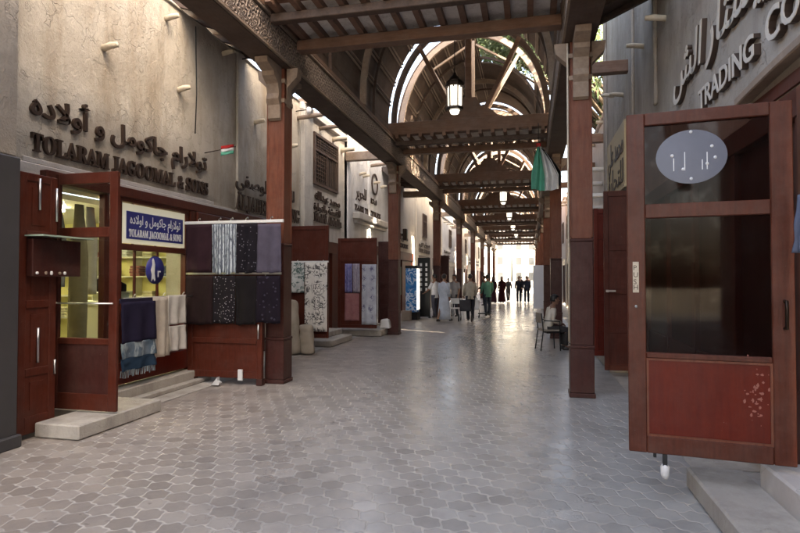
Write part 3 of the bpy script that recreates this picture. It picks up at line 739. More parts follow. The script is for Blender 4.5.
dB = thing('glazed_door', (-5.05, 5.2, 0), 'open glazed door of dark red wood showing the yellow lit shop through its panes', 'door')
x0, x1, yc = -5.13, -4.33, 5.2
m = MB().box(x0, x0 + .05, yc - .022, yc + .022, .17, 2.76).box(x1 - .10, x1, yc - .022, yc + .022, .17, 2.76)
for a, b in ((.17, .35), (.88, .95), (2.05, 2.16), (2.64, 2.76)): m.box(x0 + .05, x1 - .1, yc - .022, yc + .022, a, b)
m.build('frame', M['door_dark'], dB, bevel=.005)
MB().box(x0 + .05, x1 - .1, yc - .010, yc + .010, .35, .88).build('panel', M['maroon'], dB)
MB().box(x0 + .05, x1 - .1, yc - .003, yc + .003, .95, 2.05).build('glass_pane', M['glass'], dB)
MB().box(x0 + .05, x1 - .1, yc - .003, yc + .003, 2.16, 2.64).build('glass_pane', M['glass'], dB)
MB().tube([(x0 + .02, yc - .05, 1.33), (x1 - .02, yc - .05, 1.33)], .009, 8).build('push_bar', M['steel'], dB)
# hung garments in the doorway
gm = [fabric('garment_grey', (.30, .30, .29)), fabric('garment_olive', (.23, .19, .11)), fabric('garment_beige', (.5, .46, .36))]
for i, (x, y, z, wd, h, mi, lb) in enumerate(((-5.55, 5.62, 2.5, .26, 1.0, 0, 'grey garment hanging in the doorway behind the glazed door'), (-5.35, 5.75, 2.5, .26, 1.7, 1, 'long olive garment hanging behind the glazed door'), (-5.42, 6.0, 2.5, .22, 1.1, 2, 'beige garment hanging behind the glazed door'))):
    m = MB(); rings = []
    for j in range(12):
        t_ = j / 11; ww = wd * (.25 + .75 * min(1, t_ * 2.5)) / 2; ring = []
        for q in range(14):
            a = 2 * PI * q / 14; rr = 1 + .08 * math.sin(a * 3 + j * .3)
            ring.append((x + ww * rr * math.cos(a), y + .06 * rr * math.sin(a), z - h * t_))
        rings.append(ring)
    m.loft(rings); o = m.build('hung_garment', gm[mi]); tag(o, lb, 'garment')
    
# counter item in window
reg = thing('cash_register', (-5.6, 6.55, 1.3), 'grey cash register in the lower left corner of the lit shop window', 'cash register')
MB().box(-5.75, -5.42, 6.42, 6.74, 1.30, 1.42).build('base', M['steel'], reg, bevel=.01)
MB().prism([(6.44, 1.42), (6.72, 1.42), (6.72, 1.52), (6.5, 1.6), (6.44, 1.6)], -5.72, -5.45, 'x').build('screen', M['black'], reg, bevel=.01)
tag(MB().box(-6.0, -5.32, 6.3, 7.7, 1.24, 1.30).box(-5.98, -5.34, 6.32, 6.36, .15, 1.24).box(-5.98, -5.34, 7.64, 7.68, .15, 1.24).build('counter', M['shelf_white'], bevel=.005), 'cream counter just inside the lit shop window', 'counter')

# textiles on the rail under the window
rail = thing('clothes_rail', (-5.1, 6.9, 1.3), 'steel rail with hooks along the foot of the lit shop window', 'rail')
MB().tube([(-5.02, 6.1, 1.335), (-5.02, 7.75, 1.335)], .011, 8).build('bar', M['steel'], rail)
m = MB()
for y in (6.2, 6.95, 7.7): m.tube([(-5.19, y, 1.32), (-5.02, y, 1.335)], .01, 6)
for y in (6.3, 6.9, 7.35): m.tube([(-5.02, y, 1.335), (-5.0, y, 1.38), (-4.98, y, 1.4)], .008, 6)
m.build('bracket', M['steel'], rail)
f_navy = fabric('navy_shawl', (.022, .018, .042)); f_lb = fabric('blue_grey_band', (.16, .20, .25), (.05, .09, .14), 'stripes', (.30, .35, .38), 9, .5)
f_cream = fabric('cream_cloth', (.50, .44, .38)); f_wht = fabric('white_cloth', (.56, .53, .50)); f_db = fabric('deep_blue_band', (.025, .05, .09))
sc = thing('navy_shawl', (-4.95, 6.35, 1.3), 'navy shawl with a pale blue banded fringed hem on the window rail', 'shawl')
MB().cloth((-4.975, 6.03, 1.30), YP, XP, .66, .52, amp=.018, folds=2, seed=1).cloth((-4.995, 6.03, 1.345), YP, XP, .66, .06, amp=.002, folds=1, seed=1).build('cloth', f_navy, sc)
MB().cloth((-4.973, 6.03, .785), YP, XP, .66, .20, amp=.02, folds=2, seed=1).build('pale_band', f_lb, sc)
MB().cloth((-4.973, 6.03, .59), YP, XP, .66, .16, amp=.02, folds=2, seed=1).build('dark_band', f_db, sc)
m = MB()
for i in range(22):
    y = 6.04 + .64 * i / 21; m.tube([(-4.972, y, .44), (-4.972 + random.uniform(-.01, .01), y + random.uniform(-.01, .01), .34 + random.uniform(0, .03))], .006, 5)
m.build('fringe', f_lb, sc)
tag(MB().cloth((-5.0, 6.1, 1.355), YP, XP, .95, .10, amp=.004, folds=2, seed=8).build('folded_cloth', f_wht), 'white cloth folded over the rail above the navy shawl', 'cloth')
tag(MB().cloth((-4.985, 6.66, 1.345), YP, XP, .36, .83, amp=.02, folds=2, seed=2).build('cream_cloth', f_cream), 'plain cream cloth hanging between the navy shawl and the white cloth', 'cloth')
tag(MB().cloth((-4.99, 6.98, 1.36), YP, XP, .42, .42, amp=.015, folds=2, seed=3).cloth((-4.985, 7.0, .92), YP, XP, .40, .36, amp=.02, folds=2, seed=4).build('white_cloth', f_wht), 'white cloth with a dark line across it at the end of the window rail', 'cloth')

B0 = thing('shop_building', (-5.4, -6, 0), 'tan plaster building behind the grey pier at the left edge', 'building')
MB().box(-5.75, -5.25, -16, 3.28, 0, 6.0).build('wall', M['plaster_tan'], B0)
# near pier
pr = thing('wall_pier', (-4.9, 3.9, 0), 'pale grey upper pier with a dark blue grey lower part at the left edge', 'pier')
MB().box(-5.7, -4.86, 3.3, 4.45, 2.78, 6.0).build('upper_part', M['plaster_ash'], pr, bevel=.015)
MB().box(-5.7, -4.76, 3.3, 4.40, 0, 2.76).box(-5.7, -4.72, 3.28, 4.42, 0, .12).build('lower_part', plain('slate_grey', (.05, .048, .052), .6, 0, .5, 3, .3), pr, bevel=.012)

# display rack 2
rk = thing('display_rack', (-4.4, 7.68, 0), 'dark wooden display leaf with rails of shawls in front of the nearest left post', 'display rack')
yr = 7.72
m = MB().box(-5.15, -5.07, yr - .03, yr + .03, .1, 2.48).box(-3.99, -3.9, yr - .03, yr + .03, .1, 2.48)
for a, b in ((.1, .2), (.62, .7), (.95, 1.0), (1.62, 1.68), (2.42, 2.48)): m.box(-5.07, -3.99, yr - .03, yr + .03, a, b)
m.build('frame', M['door_dark'], rk, bevel=.005)
MB().box(-5.07, -3.99, yr - .01, yr + .01, .2, .62).box(-5.07, -3.99, yr - .01, yr + .01, 1.0, 1.62).box(-5.07, -3.99, yr - .01, yr + .01, 1.68, 2.42).box(-5.07, -3.99, yr - .01, yr + .01, .7, .95).build('panel', M['door_dark'], rk)
MB().box(-5.18, -3.54, yr - .085, yr - .055, 2.43, 2.475).build('top_rail', M['white_paint'], rk, bevel=.004)
MB().box(-5.14, -3.56, yr - .10, yr - .085, 1.66, 1.69).build('middle_rail', M['steel'], rk)
m = MB()
for x in (-4.95, -4.6, -4.4, -4.15, -3.75): m.tube([(x, yr - .07, 2.47), (x, yr - .07, 2.5), (x + .03, yr - .07, 2.52), (x + .04, yr - .08, 2.5)], .007, 6)
m.build('hook', M['steel'], rk)
for fx_ in (-5.1, -3.98): MB().box(fx_, fx_ + .09, yr - .05, yr + .05, .006, .1).build('foot', M['maroon'], rk)
hang = [(-5.14, .44, 2.42, .72, fabric('shawl_maroon', (.035, .016, .022)), 'plain dark maroon shawl, top left on the display leaf', 11, 0),
        (-4.69, .40, 2.42, .76, fabric('shawl_ikat', (.13, .15, .18), (.06, .07, .10), 'stripes', (.50, .56, .60), 7, .45), 'blue white streaked shawl on the top row of the display leaf', 12, 2),
        (-4.28, .33, 2.42, .74, fabric('shawl_dotted', (.014, .012, .016), None, 'dots', (.16, .15, .18), 22, .4), 'black shawl with grey dots on the top row of the display leaf', 13, 1),
        (-3.94, .37, 2.41, .73, fabric('shawl_purple', (.085, .075, .105)), 'plain purple grey shawl, top right on the display leaf', 14, 1),
        (-5.14, .46, 1.64, .74, fabric('shawl_brown', (.022, .012, .013)), 'very dark brown shawl, lower left on the display leaf', 15, 1),
        (-4.67, .36, 1.64, .72, fabric('shawl_floral', (.016, .013, .016), None, 'dots', (.30, .28, .30), 26, .42), 'black shawl with a pale floral scatter on the lower row', 16, 1),
        (-4.30, .34, 1.64, .73, fabric('shawl_black', (.012, .010, .011)), 'plain black shawl in the middle of the lower row', 17, 1),
        (-3.95, .37, 1.64, .70, fabric('shawl_net', (.014, .010, .016), None, 'dots', (.045, .04, .06), 14, .45), 'black net shawl, lower right on the display leaf', 18, 1)]
for x, wd, z, h, mt, lb, sd, fo in hang:
    o = MB().cloth((x, yr - .105, z), XP, (0, -1, 0), wd, h, amp=.022, folds=max(1, fo) + .5, seed=sd, hem=.025).build('hanging_shawl', mt); tag(o, lb, 'shawl', 'shawls on the display leaf')
tag(MB().box(-4.26, -4.19, 7.63, 7.66, .08, .24).build('paper_notice', M['white_plastic']), 'white paper slip stuck low on the display leaf', 'paper')
tag(MB().prism([(-4.62, .02), (-4.5, .02), (-4.48, .06), (-4.52, .08), (-4.52, .14), (-4.56, .09)], 7.5, 7.56, 'y').build('paper_scrap', M['white_plastic']), 'crumpled white scrap on the ground below the display leaf', 'scrap')
tag(MB().tube([(-3.93, 7.63, .70), (-3.93, 7.63, .92)], .012, 8).build('door_bolt', M['steel']), 'small steel bolt on the lower right of the display leaf', 'bolt')

# small flag on wall
fl = thing('small_flag', (WX, 8.5, 3.8), 'small green, white and red flag on a stick poking out of the tan wall', 'flag')
MB().tube([(WX, 8.35, 3.70), (WX + .35, 8.75, 3.88)], .008, 6).build('stick', M['bronze'], fl)
def flagcloth(mats, O, U, Nn, w, h, parent, names):
    for i, (mt, nm) in enumerate(zip(mats, names)):
        MB().cloth(O - Vector((0, 0, h * i / len(mats))), U, Nn, w, h / len(mats), amp=.02, folds=1, seed=5, nu=10, nv=4).build(nm, mt, parent)
fg = fabric('flag_green', (.14, .50, .36)); fw = fabric('flag_white', (.8, .8, .8)); fb = fabric('flag_black', (.02, .02, .02)); fr = fabric('flag_red', (.5, .04, .04))
O = Vector((WX + .22, 8.50, 3.84)); flagcloth([fr, fw, fg], O, (.6, .5, .2), (.6, -.6, 0), .22, .16, fl, ['red_band', 'white_band', 'green_band'])

# --- B2 : pilaster + lattice window
B2 = thing('shop_building', (-5.5, 14, 0), 'grey plaster building with the dark lattice window and small brown lettering', 'building')
MB().box(-5.6, WX, 12.32, 15.62, 2.6, 5.62).box(-5.6, WX, 12.32, 13.0, 0, 2.6).box(-5.6, WX, 15.3, 15.62, 0, 2.6).build('wall', M['plaster_grey'], B2)
MB().box(WX, WX + .12, 12.34, 12.88, 2.3, 5.75).build('pilaster', M['plaster_grey'], B2, bevel=.02)
MB().box(-5.65, WX + .1, 12.32, 15.62, 5.62, 5.80).build('cornice', M['plaster_band'], B2, bevel=.02)
MB().box(-5.4, WX + .45, 12.4, 12.85, 5.78, 5.9).build('pole_end', M['brace_wood'], B2); stub(B2, WX, 14.6, 5.45, 1, .4, .07); stub(B2, WX, 15.3, 5.3, 1, .4, .07)
lattice_window(B2, 13.15, 14.95, 3.98, 5.3)
MB().text(arabic('محمد عبدالله'), .30, (WX + .004, 13.25, 3.62), YP, ZP, .03, 1.9, off=.004).build('arabic_lettering', M['letter_dark'], B2)
MB().text(arabic('للاقمشة والتجارة'), .26, (WX + .004, 13.2, 3.34), YP, ZP, .03, 2.0, off=.004).build('arabic_lettering', M['letter_dark'], B2)
MB().text('Moh\'d Abdulla', .30, (WX + .004, 13.2, 3.06), YP, ZP, .03, 2.1, serif=True, off=.008).build('latin_lettering', M['letter_dark'], B2)
MB().box(-5.5, -5.32, 13.0, 15.3, 2.3, 2.6).box(-5.55, -5.34, 13.0, 13.6, 0.2, 2.3).box(-5.55, -5.34, 14.7, 15.3, .2, 2.3).build('shop_front', M['door_dark'], B2)
MB().box(-8.5, -8.4, 12.5, 15.6, 0.1, 2.6).box(-8.4, -5.6, 12.4, 12.5, .1, 2.6).box(-8.4, -5.6, 15.5, 15.58, .1, 2.6).build('interior_wall', M['shelf_white'], B2)
MB().box(-8.5, -5.55, 12.4, 15.6, 2.6, 2.68).build('interior_ceiling', M['shelf_white'], B2)

# red shutter doors shop 3 : perpendicular leaf at Y=11.5
def leaf_y(name, x0, x1, yc, z0, z1, label, mat='door_dark', rails=None, foot=True):
    t = thing(name, ((x0 + x1) / 2, yc, 0), label, 'door')
    m = MB().box(x0, x0 + .07, yc - .025, yc + .025, z0, z1).box(x1 - .07, x1, yc - .025, yc + .025, z0, z1)
    rails = rails or [z0, (z0 + z1) / 2 - .04, z1 - .09]
    for z in rails: m.box(x0 + .07, x1 - .07, yc - .025, yc + .025, z, z + .09)
    m.build('frame', M[mat], t, bevel=.005)
    MB().box(x0 + .07, x1 - .07, yc - .008, yc + .008, z0 + .09, z1 - .09).build('panel', M[mat], t)
    return t
leaf_y('shop_door', -5.2, -4.28, 11.56, .3, 2.76, 'open red wooden door behind the cream flowered cloth', 'door_dark')
m = thing('cloth_rail', (-4.7, 11.5, 1.97), 'thin white rail holding the flowered cloths', 'rail')
MB().box(-5.14, -4.26, 11.485, 11.505, 1.95, 1.985).build('bar', M['white_paint'], m)
MB().tube([(-5.0, 11.49, 1.97), (-5.0, 11.55, 2.0)], .01, 6).tube([(-4.4, 11.49, 1.97), (-4.4, 11.55, 2.0)], .01, 6).build('bracket', M['steel'], m)
f1 = fabric('damask_cream', (.76, .73, .68), (.70, .67, .62), 'damask', (.05, .045, .05), 9, .5); f2 = fabric('leaf_green_white', (.66, .68, .66), None, 'damask', (.06, .12, .11), 7, .7)
tag(MB().cloth((-4.80, 11.47, 1.95), XP, (0, -1, 0), .52, 1.50, amp=.01, folds=2, seed=21).build('flowered_cloth', f1), 'long cream cloth with three black flower sprays', 'cloth')
tag(MB().cloth((-5.14, 11.475, 1.95), XP, (0, -1, 0), .32, .66, amp=.01, folds=2, seed=22).build('leafy_cloth', f2), 'short white cloth with dark green leaves beside the flowered cloth', 'cloth')
# leaning cloth bolts
fbge = fabric('beige_canvas', (.38, .33, .27), (.3, .26, .21))
for i, (x, y, wd, h, lean) in enumerate(((-4.82, 10.9, .34, 1.15, .22), (-4.55, 11.05, .30, .62, .12))):
    m = MB(); rings = []
    for j in range(13):
        t_ = j / 12; z = .01 + h * t_; ring = []
        for q in range(20):
            a = 2 * PI * q / 20; ca, sa = math.cos(a), math.sin(a)
            k = 1 - (.10 if j in (4, 9) else 0) + .06 * math.sin(3 * a + j * .7) + .05 * math.sin(7 * a + j * 1.7) + .04 * noise.noise(Vector((a, t_ * 4, i)))
            e = .85 if j in (0, 12) else 1
            ring.append((x - lean * t_ * .8 + wd / 2 * k * e * math.copysign(abs(ca) ** .6, ca), y + lean * t_ + .11 * k * e * math.copysign(abs(sa) ** .7, sa), z))
        rings.append(ring)
    m.loft(rings); tag(m.build('cloth_bolt', fbge, sub=1), ['tall beige cloth bundle leaning by the flowered cloth', 'short beige bundle standing below the flowered cloth'][i], 'bundle')
tag(MB().box(-5.3, -4.5, 12.3, 13.9, .006, .16).box(-5.3, -4.8, 12.9, 14.0, .16, .30).build('door_step', M['concrete'], bevel=.02), 'double concrete doorstep beyond the leaning cloth bundles', 'step')
# mannequin-like hanging garment + white door jamb
tag(MB().cloth((-4.98, 12.6, 2.3), YP, XP, .35, 1.5, amp=.05, folds=2, seed=31, flare=.3).build('hung_garment', fabric('cloth_offwhite', (.52, .50, .47))), 'off white garment hanging in the shop doorway past the flowered cloth', 'garment')

# --- B3 pale building and shop 4
B3 = thing('shop_building', (-5.5, 18, 0), 'bluish white plaster building behind the second left post', 'building')
MB().box(-5.6, WX + .06, 15.66, 20.6, 2.75, 6.05).box(-5.6, WX + .06, 15.66, 16.3, 0, 2.75).box(-5.6, WX + .06, 19.6, 20.6, 0, 2.75).build('wall', M['plaster_pale'], B3)
MB().box(-5.6, WX + .1, 15.66, 15.95, 2.6, 6.3).build('pilaster', M['plaster_pale'], B3, bevel=.03)
MB().box(-5.6, WX + .12, 17.8, 18.0, 3, 6.15).build('pilaster', M['plaster_pale'], B3, bevel=.03)
cp = MB(); rings = []
for i in range(24):
    y = 15.66 + 4.94 * i / 23; h = 6.1 + .15 * noise.noise(Vector((y, 5, 3))) + (i / 23) * .25
    rings.append([(-5.62, y, 6.0), (-5.22, y, 6.0), (-5.24, y, h), (-5.4, y, h + .1), (-5.62, y, h)])
cp.loft(rings).build('parapet', M['plaster_pale'], B3)
for y in (16.9, 17.3, 18.6, 19.5): stub(B3, WX + .06, y, 4.9, 1, .22, .05)
MB().box(WX + .06, WX + .30, 16.2, 19.9, 3.42, 3.62).box(WX + .06, WX + .2, 16.3, 19.8, 3.3, 3.42).build('cornice', M['plaster_grey'], B3, bevel=.02)
MB().text(arabic('محمد للحرير'), .5, (WX + .064, 16.5, 4.15), YP, ZP, .02, 2.4, off=.002).build('arabic_lettering', M['letter_dark'], B3)
MB().text('ZARI TEXTILES', .26, (WX + .064, 16.4, 3.72), YP, ZP, .02, 3.0, serif=True, off=.004).build('latin_lettering', M['letter_dark'], B3)
m = MB(); rr = .32
m.loft([[(WX + .07 + dx, 18.6 + (rr + dr) * math.cos(2 * PI * k / 24), 4.85 + (rr + dr) * math.sin(2 * PI * k / 24)) for dx, dr in ((0, 0), (.04, 0), (.04, .05), (0, .05))] for k in range(25)], False, False)
m.build('round_emblem', M['letter_dark'], B3)
MB().box(-5.5, -5.3, 16.3, 19.6, 2.45, 2.75).box(-5.55, -5.4, 16.3, 19.6, .2, 2.45).build('shop_front', M['maroon'], B3)
leaf_y('shop_door', -5.12, -4.02, 14.56, .26, 2.70, 'open red wooden door holding the pink and blue shawls', 'door_dark', [.26, 2.05, 2.61])
leaf_y('shop_door', -4.62, -3.98, 16.9, .1, 2.75, 'maroon panelled door just left of the second left post', 'maroon', [.1, .7, 1.4, 2.1, 2.66])
MBs = [(-4.9, .20, 2.0, .78, fabric('scarf_blue_violet', (.13, .13, .33), (.07, .07, .2), 'stripes', (.34, .33, .5), 10, .5), 'blue violet striped scarf, top left on the red door', 41),
       (-4.68, .19, 2.0, .78, fabric('scarf_grey_pink', (.28, .24, .30), (.2, .17, .24), 'stripes', (.45, .42, .46), 12, .5), 'grey pink striped scarf beside the blue violet one', 42),
       (-4.9, .40, 1.2, .74, fabric('shawl_pink', (.34, .16, .16), (.25, .10, .11)), 'dusty pink shawl below the striped scarves', 43),
       (-4.42, .40, 1.98, 1.62, fabric('dress_silver', (.48, .50, .54), (.36, .36, .42), 'damask', (.10, .09, .17), 12, .5), 'long silvery patterned dress cloth on the red door', 44)]
for x, wd, z, h, mt, lb, sd in MBs: tag(MB().cloth((x, 14.50, z), XP, (0, -1, 0), wd, h, amp=.02, folds=2, seed=sd, flare=.05).build('hanging_scarf', mt), lb, 'scarf')
tag(MB().box(-5.3, -4.0, 14.9, 16.4, .006, .18).box(-5.3, -4.5, 16.4, 19.4, .006, .22).build('door_step', M['concrete'], bevel=.02), 'concrete doorstep at the foot of the red door with pink shawls', 'step')
tag(MB().prism([(-4.15, .19), (-3.85, .19), (-3.88, .42), (-3.95, .46), (-4.12, .44)], 15.3, 15.6, 'y').build('plastic_bag', M['white_plastic'], bevel=.03), 'white plastic bag on the step left of the second post', 'bag')

# --- B4... generic facades further down
def facade(y0, y1, top, wallmat, side, label, signs=True, x=None, seed=0, win=True, sign_txt=None):
    rs = random.Random(seed)
    s = 1 if side < 0 else -1
    wx = x if x is not None else (WX if side < 0 else 1.95)
    t = thing('shop_building', (wx, (y0 + y1) / 2, 0), label, 'building')
    xb = wx - s * .3
    nd = max(1, int((y1 - y0) / 3.6)); w_ = MB(); w_.box(xb, wx, y0, y1, 2.75, top)
    for i in range(nd):
        a = y0 + (y1 - y0) * i / nd; b_ = y0 + (y1 - y0) * (i + 1) / nd
        w_.box(xb, wx, a, a + .45, 0, 2.75).box(xb, wx, b_ - .45, b_, 0, 2.75)
        d = MB().box(wx - s * .2, wx - s * .12, a + .45, b_ - .45, .1, 2.4); d.box(wx - s * .2, wx - s * .02, a + .45, b_ - .45, 2.4, 2.75)
        for q in range(3):
            yy = a + .5 + (b_ - a - 1.0) * q / 2; d.box(wx - s * .13, wx - s * .06, yy, yy + .08, .1, 2.4)
        d.build('shop_front', M[rs.choice(['door_dark', 'maroon', 'door_dark'])], t)
        if rs.random() < .6: MB().box(wx - s * .115, wx - s * .10, a + .8, (a + b_) / 2, .9, 2.1).build('display_pane', M['far_light' if rs.random() < .35 else 'glass_green'], t)
    w_.build('wall', M[wallmat], t)
    MB().box(xb - s * .03, wx + s * .06, y0, y1, top, top + .14).build('cornice', M['plaster_band'], t, bevel=.02)
    if win:
        for i in range(nd):
            yy = y0 + (y1 - y0) * (i + .5) / nd
            if top > 5: lattice_window(t, yy - .55, yy + .55, 3.7, min(top - .35, 4.9), wx, 'roof_wood', s)
    for i in range(int((y1 - y0) / 1.4)):
        yy = y0 + .6 + i * 1.4; MB().tube([(wx, yy, top - .25), (wx + s * .28, yy, top - .24)], .05, 8).build('pole_end', M['pale_wood'], t)
    if sign_txt:
        if s > 0: MB().text(sign_txt[0], .34, (wx + .003, y0 + .5, 3.25), YP, ZP, .03, min(3.0, y1 - y0 - 1), off=.004).text(sign_txt[1], .28, (wx + .003, y0 + .5, 2.9), YP, ZP, .03, min(3.0, y1 - y0 - 1), serif=True).build('lettering', M['letter_dark'], t)
        else: MB().text(sign_txt[0], .34, (wx - .003, y1 - .5, 3.25), YN, ZP, .03, min(3.0, y1 - y0 - 1), off=.004).text(sign_txt[1], .28, (wx - .003, y1 - .5, 2.9), YN, ZP, .03, min(3.0, y1 - y0 - 1), serif=True).build('lettering', M['letter_dark'], t)
    return t
facade(20.8, 26.2, 5.9, 'plaster_cream', -1, 'low cream building with lettering above the drinks fridge', seed=1, sign_txt=(arabic('محل الخليج'), 'GULF STORE'), win=False)
lbn = ['third', 'fourth', 'fifth', 'sixth', 'seventh', 'eighth']
yy = 26.4
for i, (ln, tp, mt) in enumerate(((8, 6.2, 'plaster_cream'), (7, 5.4, 'plaster_pale'), (8, 6.4, 'plaster_cream'), (7, 5.8, 'plaster_pale'), (6.8, 6.2, 'plaster_cream'))):
    facade(yy, yy + ln - .05, tp, mt, -1, ['cream', 'pale', 'tall cream', 'pale', 'cream'][i] + ' plaster shop building, ' + ['behind the standing people on the left', 'just past the man in beige on the left', 'next after the green shirt on the left', 'second last on the left before the bright plaza', 'last on the left before the bright plaza'][i], seed=10 + i, sign_txt=(arabic(['سوق دبي', 'محمد', 'الحرير', 'للتجارة', 'السوق'][i]), ['BUR DUBAI', 'SILK', 'TEXTILES', 'TRADING', 'SOUK'][i]))
    yy += ln
# right side
B5 = thing('shop_building', (2, 6, 0), 'tall grey brown plaster building with raised TRADING CO lettering', 'building')
RX = 1.8
MB().box(RX, 2.2, -16, 14.3, 2.92, 12.6).box(RX, 2.2, -16, 3.1, 0, 2.92).box(RX, 2.2, 13.2, 14.3, 0, 2.92).build('wall', M['plaster_ash'], B5)  # unseen upper height added to keep sun off the left wall
for pa, pb, pz in ((10.4, 10.75, 3.0), (13.9, 14.3, 3.0), (8.6, 8.72, 4.1)): MB().box(RX - .05, RX, pa, pb, pz, 8.3).build('pilaster', M['plaster_ash'], B5, bevel=.02)
for (y, z) in ((9.6, 5.35), (8.1, 5.12), (11.6, 5.2), (12.9, 5.6), (6.7, 5.0)): stub(B5, RX, y, z, -1, .26, .045)
lp = M['letter_pale']
for body, sz, org, wdt, nm, it in ((arabic('ريستار الش'), .60, (RX - .002, 7.5, 3.86), 3.0, 'arabic_lettering', .2), ('TRADING', .29, (RX - .002, 6.45, 3.37), 1.5, 'latin_lettering', 0), ('CO', .34, (RX - .002, 4.72, 3.36), .56, 'latin_lettering', 0)):
    MB().text(body, sz, org, YN, ZP, .05, wdt, off=.004, italic=it).build(nm, M['letter_dark'], B5)
    MB().text(body, sz, (org[0] - .0505, org[1], org[2]), YN, ZP, .006, wdt, off=.004, italic=it).build(nm + '_face', lp, B5)
# shop front woodwork under the lettering, right
sf = MB(); sf.box(RX - .01, RX + .1, 4.3, 13.2, 2.72, 2.918)
for y in (4.3, 5.6, 6.9, 8.2, 9.5, 10.9, 12.2, 13.1): sf.box(RX + .0, RX + .1, y, y + .1, .15, 2.72)
sf.box(RX + .02, RX + .1, 4.4, 13.1, .15, .8)
sf.build('shop_front', M['door_dark'], B5, bevel=.006)
MB().box(RX + .06, RX + .08, 4.4, 13.1, .8, 2.72).build('display_pane', M['maroon'], B5)
MB().box(2.5, 2.6, 3.0, 13.2, .1, 2.9).build('interior_wall', M['maroon'], B5)
MB().box(2.2, 2.6, 3.0, 13.2, 2.85, 2.92).build('interior_ceiling', M['maroon'], B5)
# doorway jamb + canopy
MB().box(RX - .04, RX + .1, 4.12, 4.28, .33, 2.9).build('door_jamb', M['post_wood'], B5, bevel=.01)
MB().box(RX - .05, RX + .1, 2.96, 3.10, .33, 2.9).build('door_jamb', M['post_wood'], B5, bevel=.01)
MB().box(RX - .05, RX - .0, 3.2, 3.98, .33, 2.9).build('inner_leaf', M['pale_wood'], B5, bevel=.01)
m = MB(); rings = []
for i in range(13):
    u = i / 12; y = 5.20 - 2.5 * u; z = 3.04 + .05 * math.sin(PI * u)
    rings.append([(RX - .12, y, z), (RX + .02, y, z + .03), (RX + .02, y, z + .12), (RX - .12, y, z + .07)])
m.loft(rings, True, False); m.build('door_hood', M['brace_wood'], B5, bevel=.01)
m = MB(); m.box(RX - .02, RX + .02, 2.75, 5.18, 2.93, 3.03); m.build('lintel', M['door_dark'], B5)
# sign board further along
S = thing('sign_board', (RX, 12, 3.3), 'cream sign board with black Arabic script beyond the large right post', 'sign')
MB().box(RX - .09, RX - .052, 11.0, 13.3, 3.3, 4.55).build('board', M['sign_cream'], S)
MB().text(arabic('محمد علي'), .66, (RX - .092, 13.1, 3.98), YN, ZP, .01, 2.0, off=.004).text(arabic('للتجارة'), .62, (RX - .092, 13.1, 3.42), YN, ZP, .01, 2.0, off=.004).build('lettering', M['letter_dark'], S)
facade(14.4, 23.5, 6.2, 'plaster_pale', 1, 'pale building on the right under the tree', x=2.1, seed=31, win=False)  # top raised to stop sun slipping in under the right eaves beam
yy = 23.7
for i, (ln, tp, mt) in enumerate(((9, 5.8, 'plaster_cream'), (8, 6.2, 'plaster_pale'), (9, 5.8, 'plaster_cream'), (12, 6.2, 'plaster_cream'))):
    facade(yy, yy + ln - .05, tp, mt, 1, ['cream', 'pale', 'second cream', 'last cream'][i] + ' plaster building in the right row beyond the pale panel', x=1.95, seed=40 + i); yy += ln

# right big door leaf
ang = math.atan2(-.132, .991)
GD = thing('glass_door', (1.70, 4.2, 0), 'large open glass door of red brown wood with a blue oval sticker', 'door', None, ang)
# local: x from -1.02 (free edge) to 0 (hinge)
z0, z1 = .365, 2.785
m = MB().box(-1.02, -.90, -.028, .028, z0, z1)
m.box(-.13, 0, -.028, .028, z0, z1)
m.build('stile', M['door_front'], GD, local=True, bevel=.006)
m = MB()
for a, b in ((z0, z0 + .12), (2.03, 2.13), (1.035, 1.075), (z1 - .09, z1)): m.box(-.90, -.13, -.028, .028, a, b)
m.build('rail', M['door_front'], GD, local=True, bevel=.006)
MB().box(-.90, -.13, -.014, .014, z0 + .12, 1.035).build('lower_panel', M['door_red'], GD, local=True)
m = MB(); 
for (x0, x1, a, b) in ((-.90, -.13, z0 + .12, z0 + .135), (-.90, -.13, 1.02, 1.035), (-.90, -.885, z0 + .135, 1.02), (-.145, -.13, z0 + .135, 1.02)): m.box(x0, x1, -.024, -.0145, a, b)
m.build('bead', M['post_wood'], GD, local=True)
MB().box(-.90, -.13, -.003, .003, 1.075, 2.03).build('glass_pane', M['glass_dark'], GD, local=True)
up = MB().box(-.90, -.13, -.003, .003, 2.13, z1 - .09).build('glass_pane', M['glass_dark'], GD, local=True)
ov = MB(); n = 40; ov.loft([[(-.60 + .225 * math.cos(2 * PI * k / n), y, 2.455 + .19 * math.sin(2 * PI * k / n)) for k in range(n)] for y in (-.0065, -.0032)], True, False)
ov.build('oval_sticker', M['glass_blue'], up, local=True)
m = MB()
for x, h in ((-.71, .09), (-.64, .13), (-.58, .0), (-.50, .12), (-.53, .07)):
    if h: m.box(x - .003, x + .003, -.0078, -.0066, 2.36, 2.36 + h)
for x, z in ((-.72, 2.47), (-.65, 2.37), (-.60, 2.30), (-.50, 2.40), (-.45, 2.44), (-.47, 2.52), (-.6, 2.63)): m.tube([(x, -.0079, z), (x, -.0066, z)], .011, 10)
m.build('sticker_mark', M['letter_white'], up, local=True)
pl = MB().box(-.985, -.945, -.031, -.028, 1.50, 1.72).build('push_plate', M['pale_wood'], GD, local=True)
m = MB()
for i, z in enumerate((1.66, 1.61, 1.56, 1.52)): m.text('PUSH'[i], .05, (-.98, -.0312, z), XP, ZP, .001)
m.build('lettering', M['letter_dark'], pl, local=True)
MB().tube([(-.965, -.03, 1.40), (-.965, -.045, 1.40)], .01, 10).build('lock', M['steel'], GD, local=True)
MB().box(-.86, -.84, -.02, .02, .335, z0).box(-.80, -.77, -.02, .02, .28, z0).build('door_stop', M['rubber'], GD, local=True)
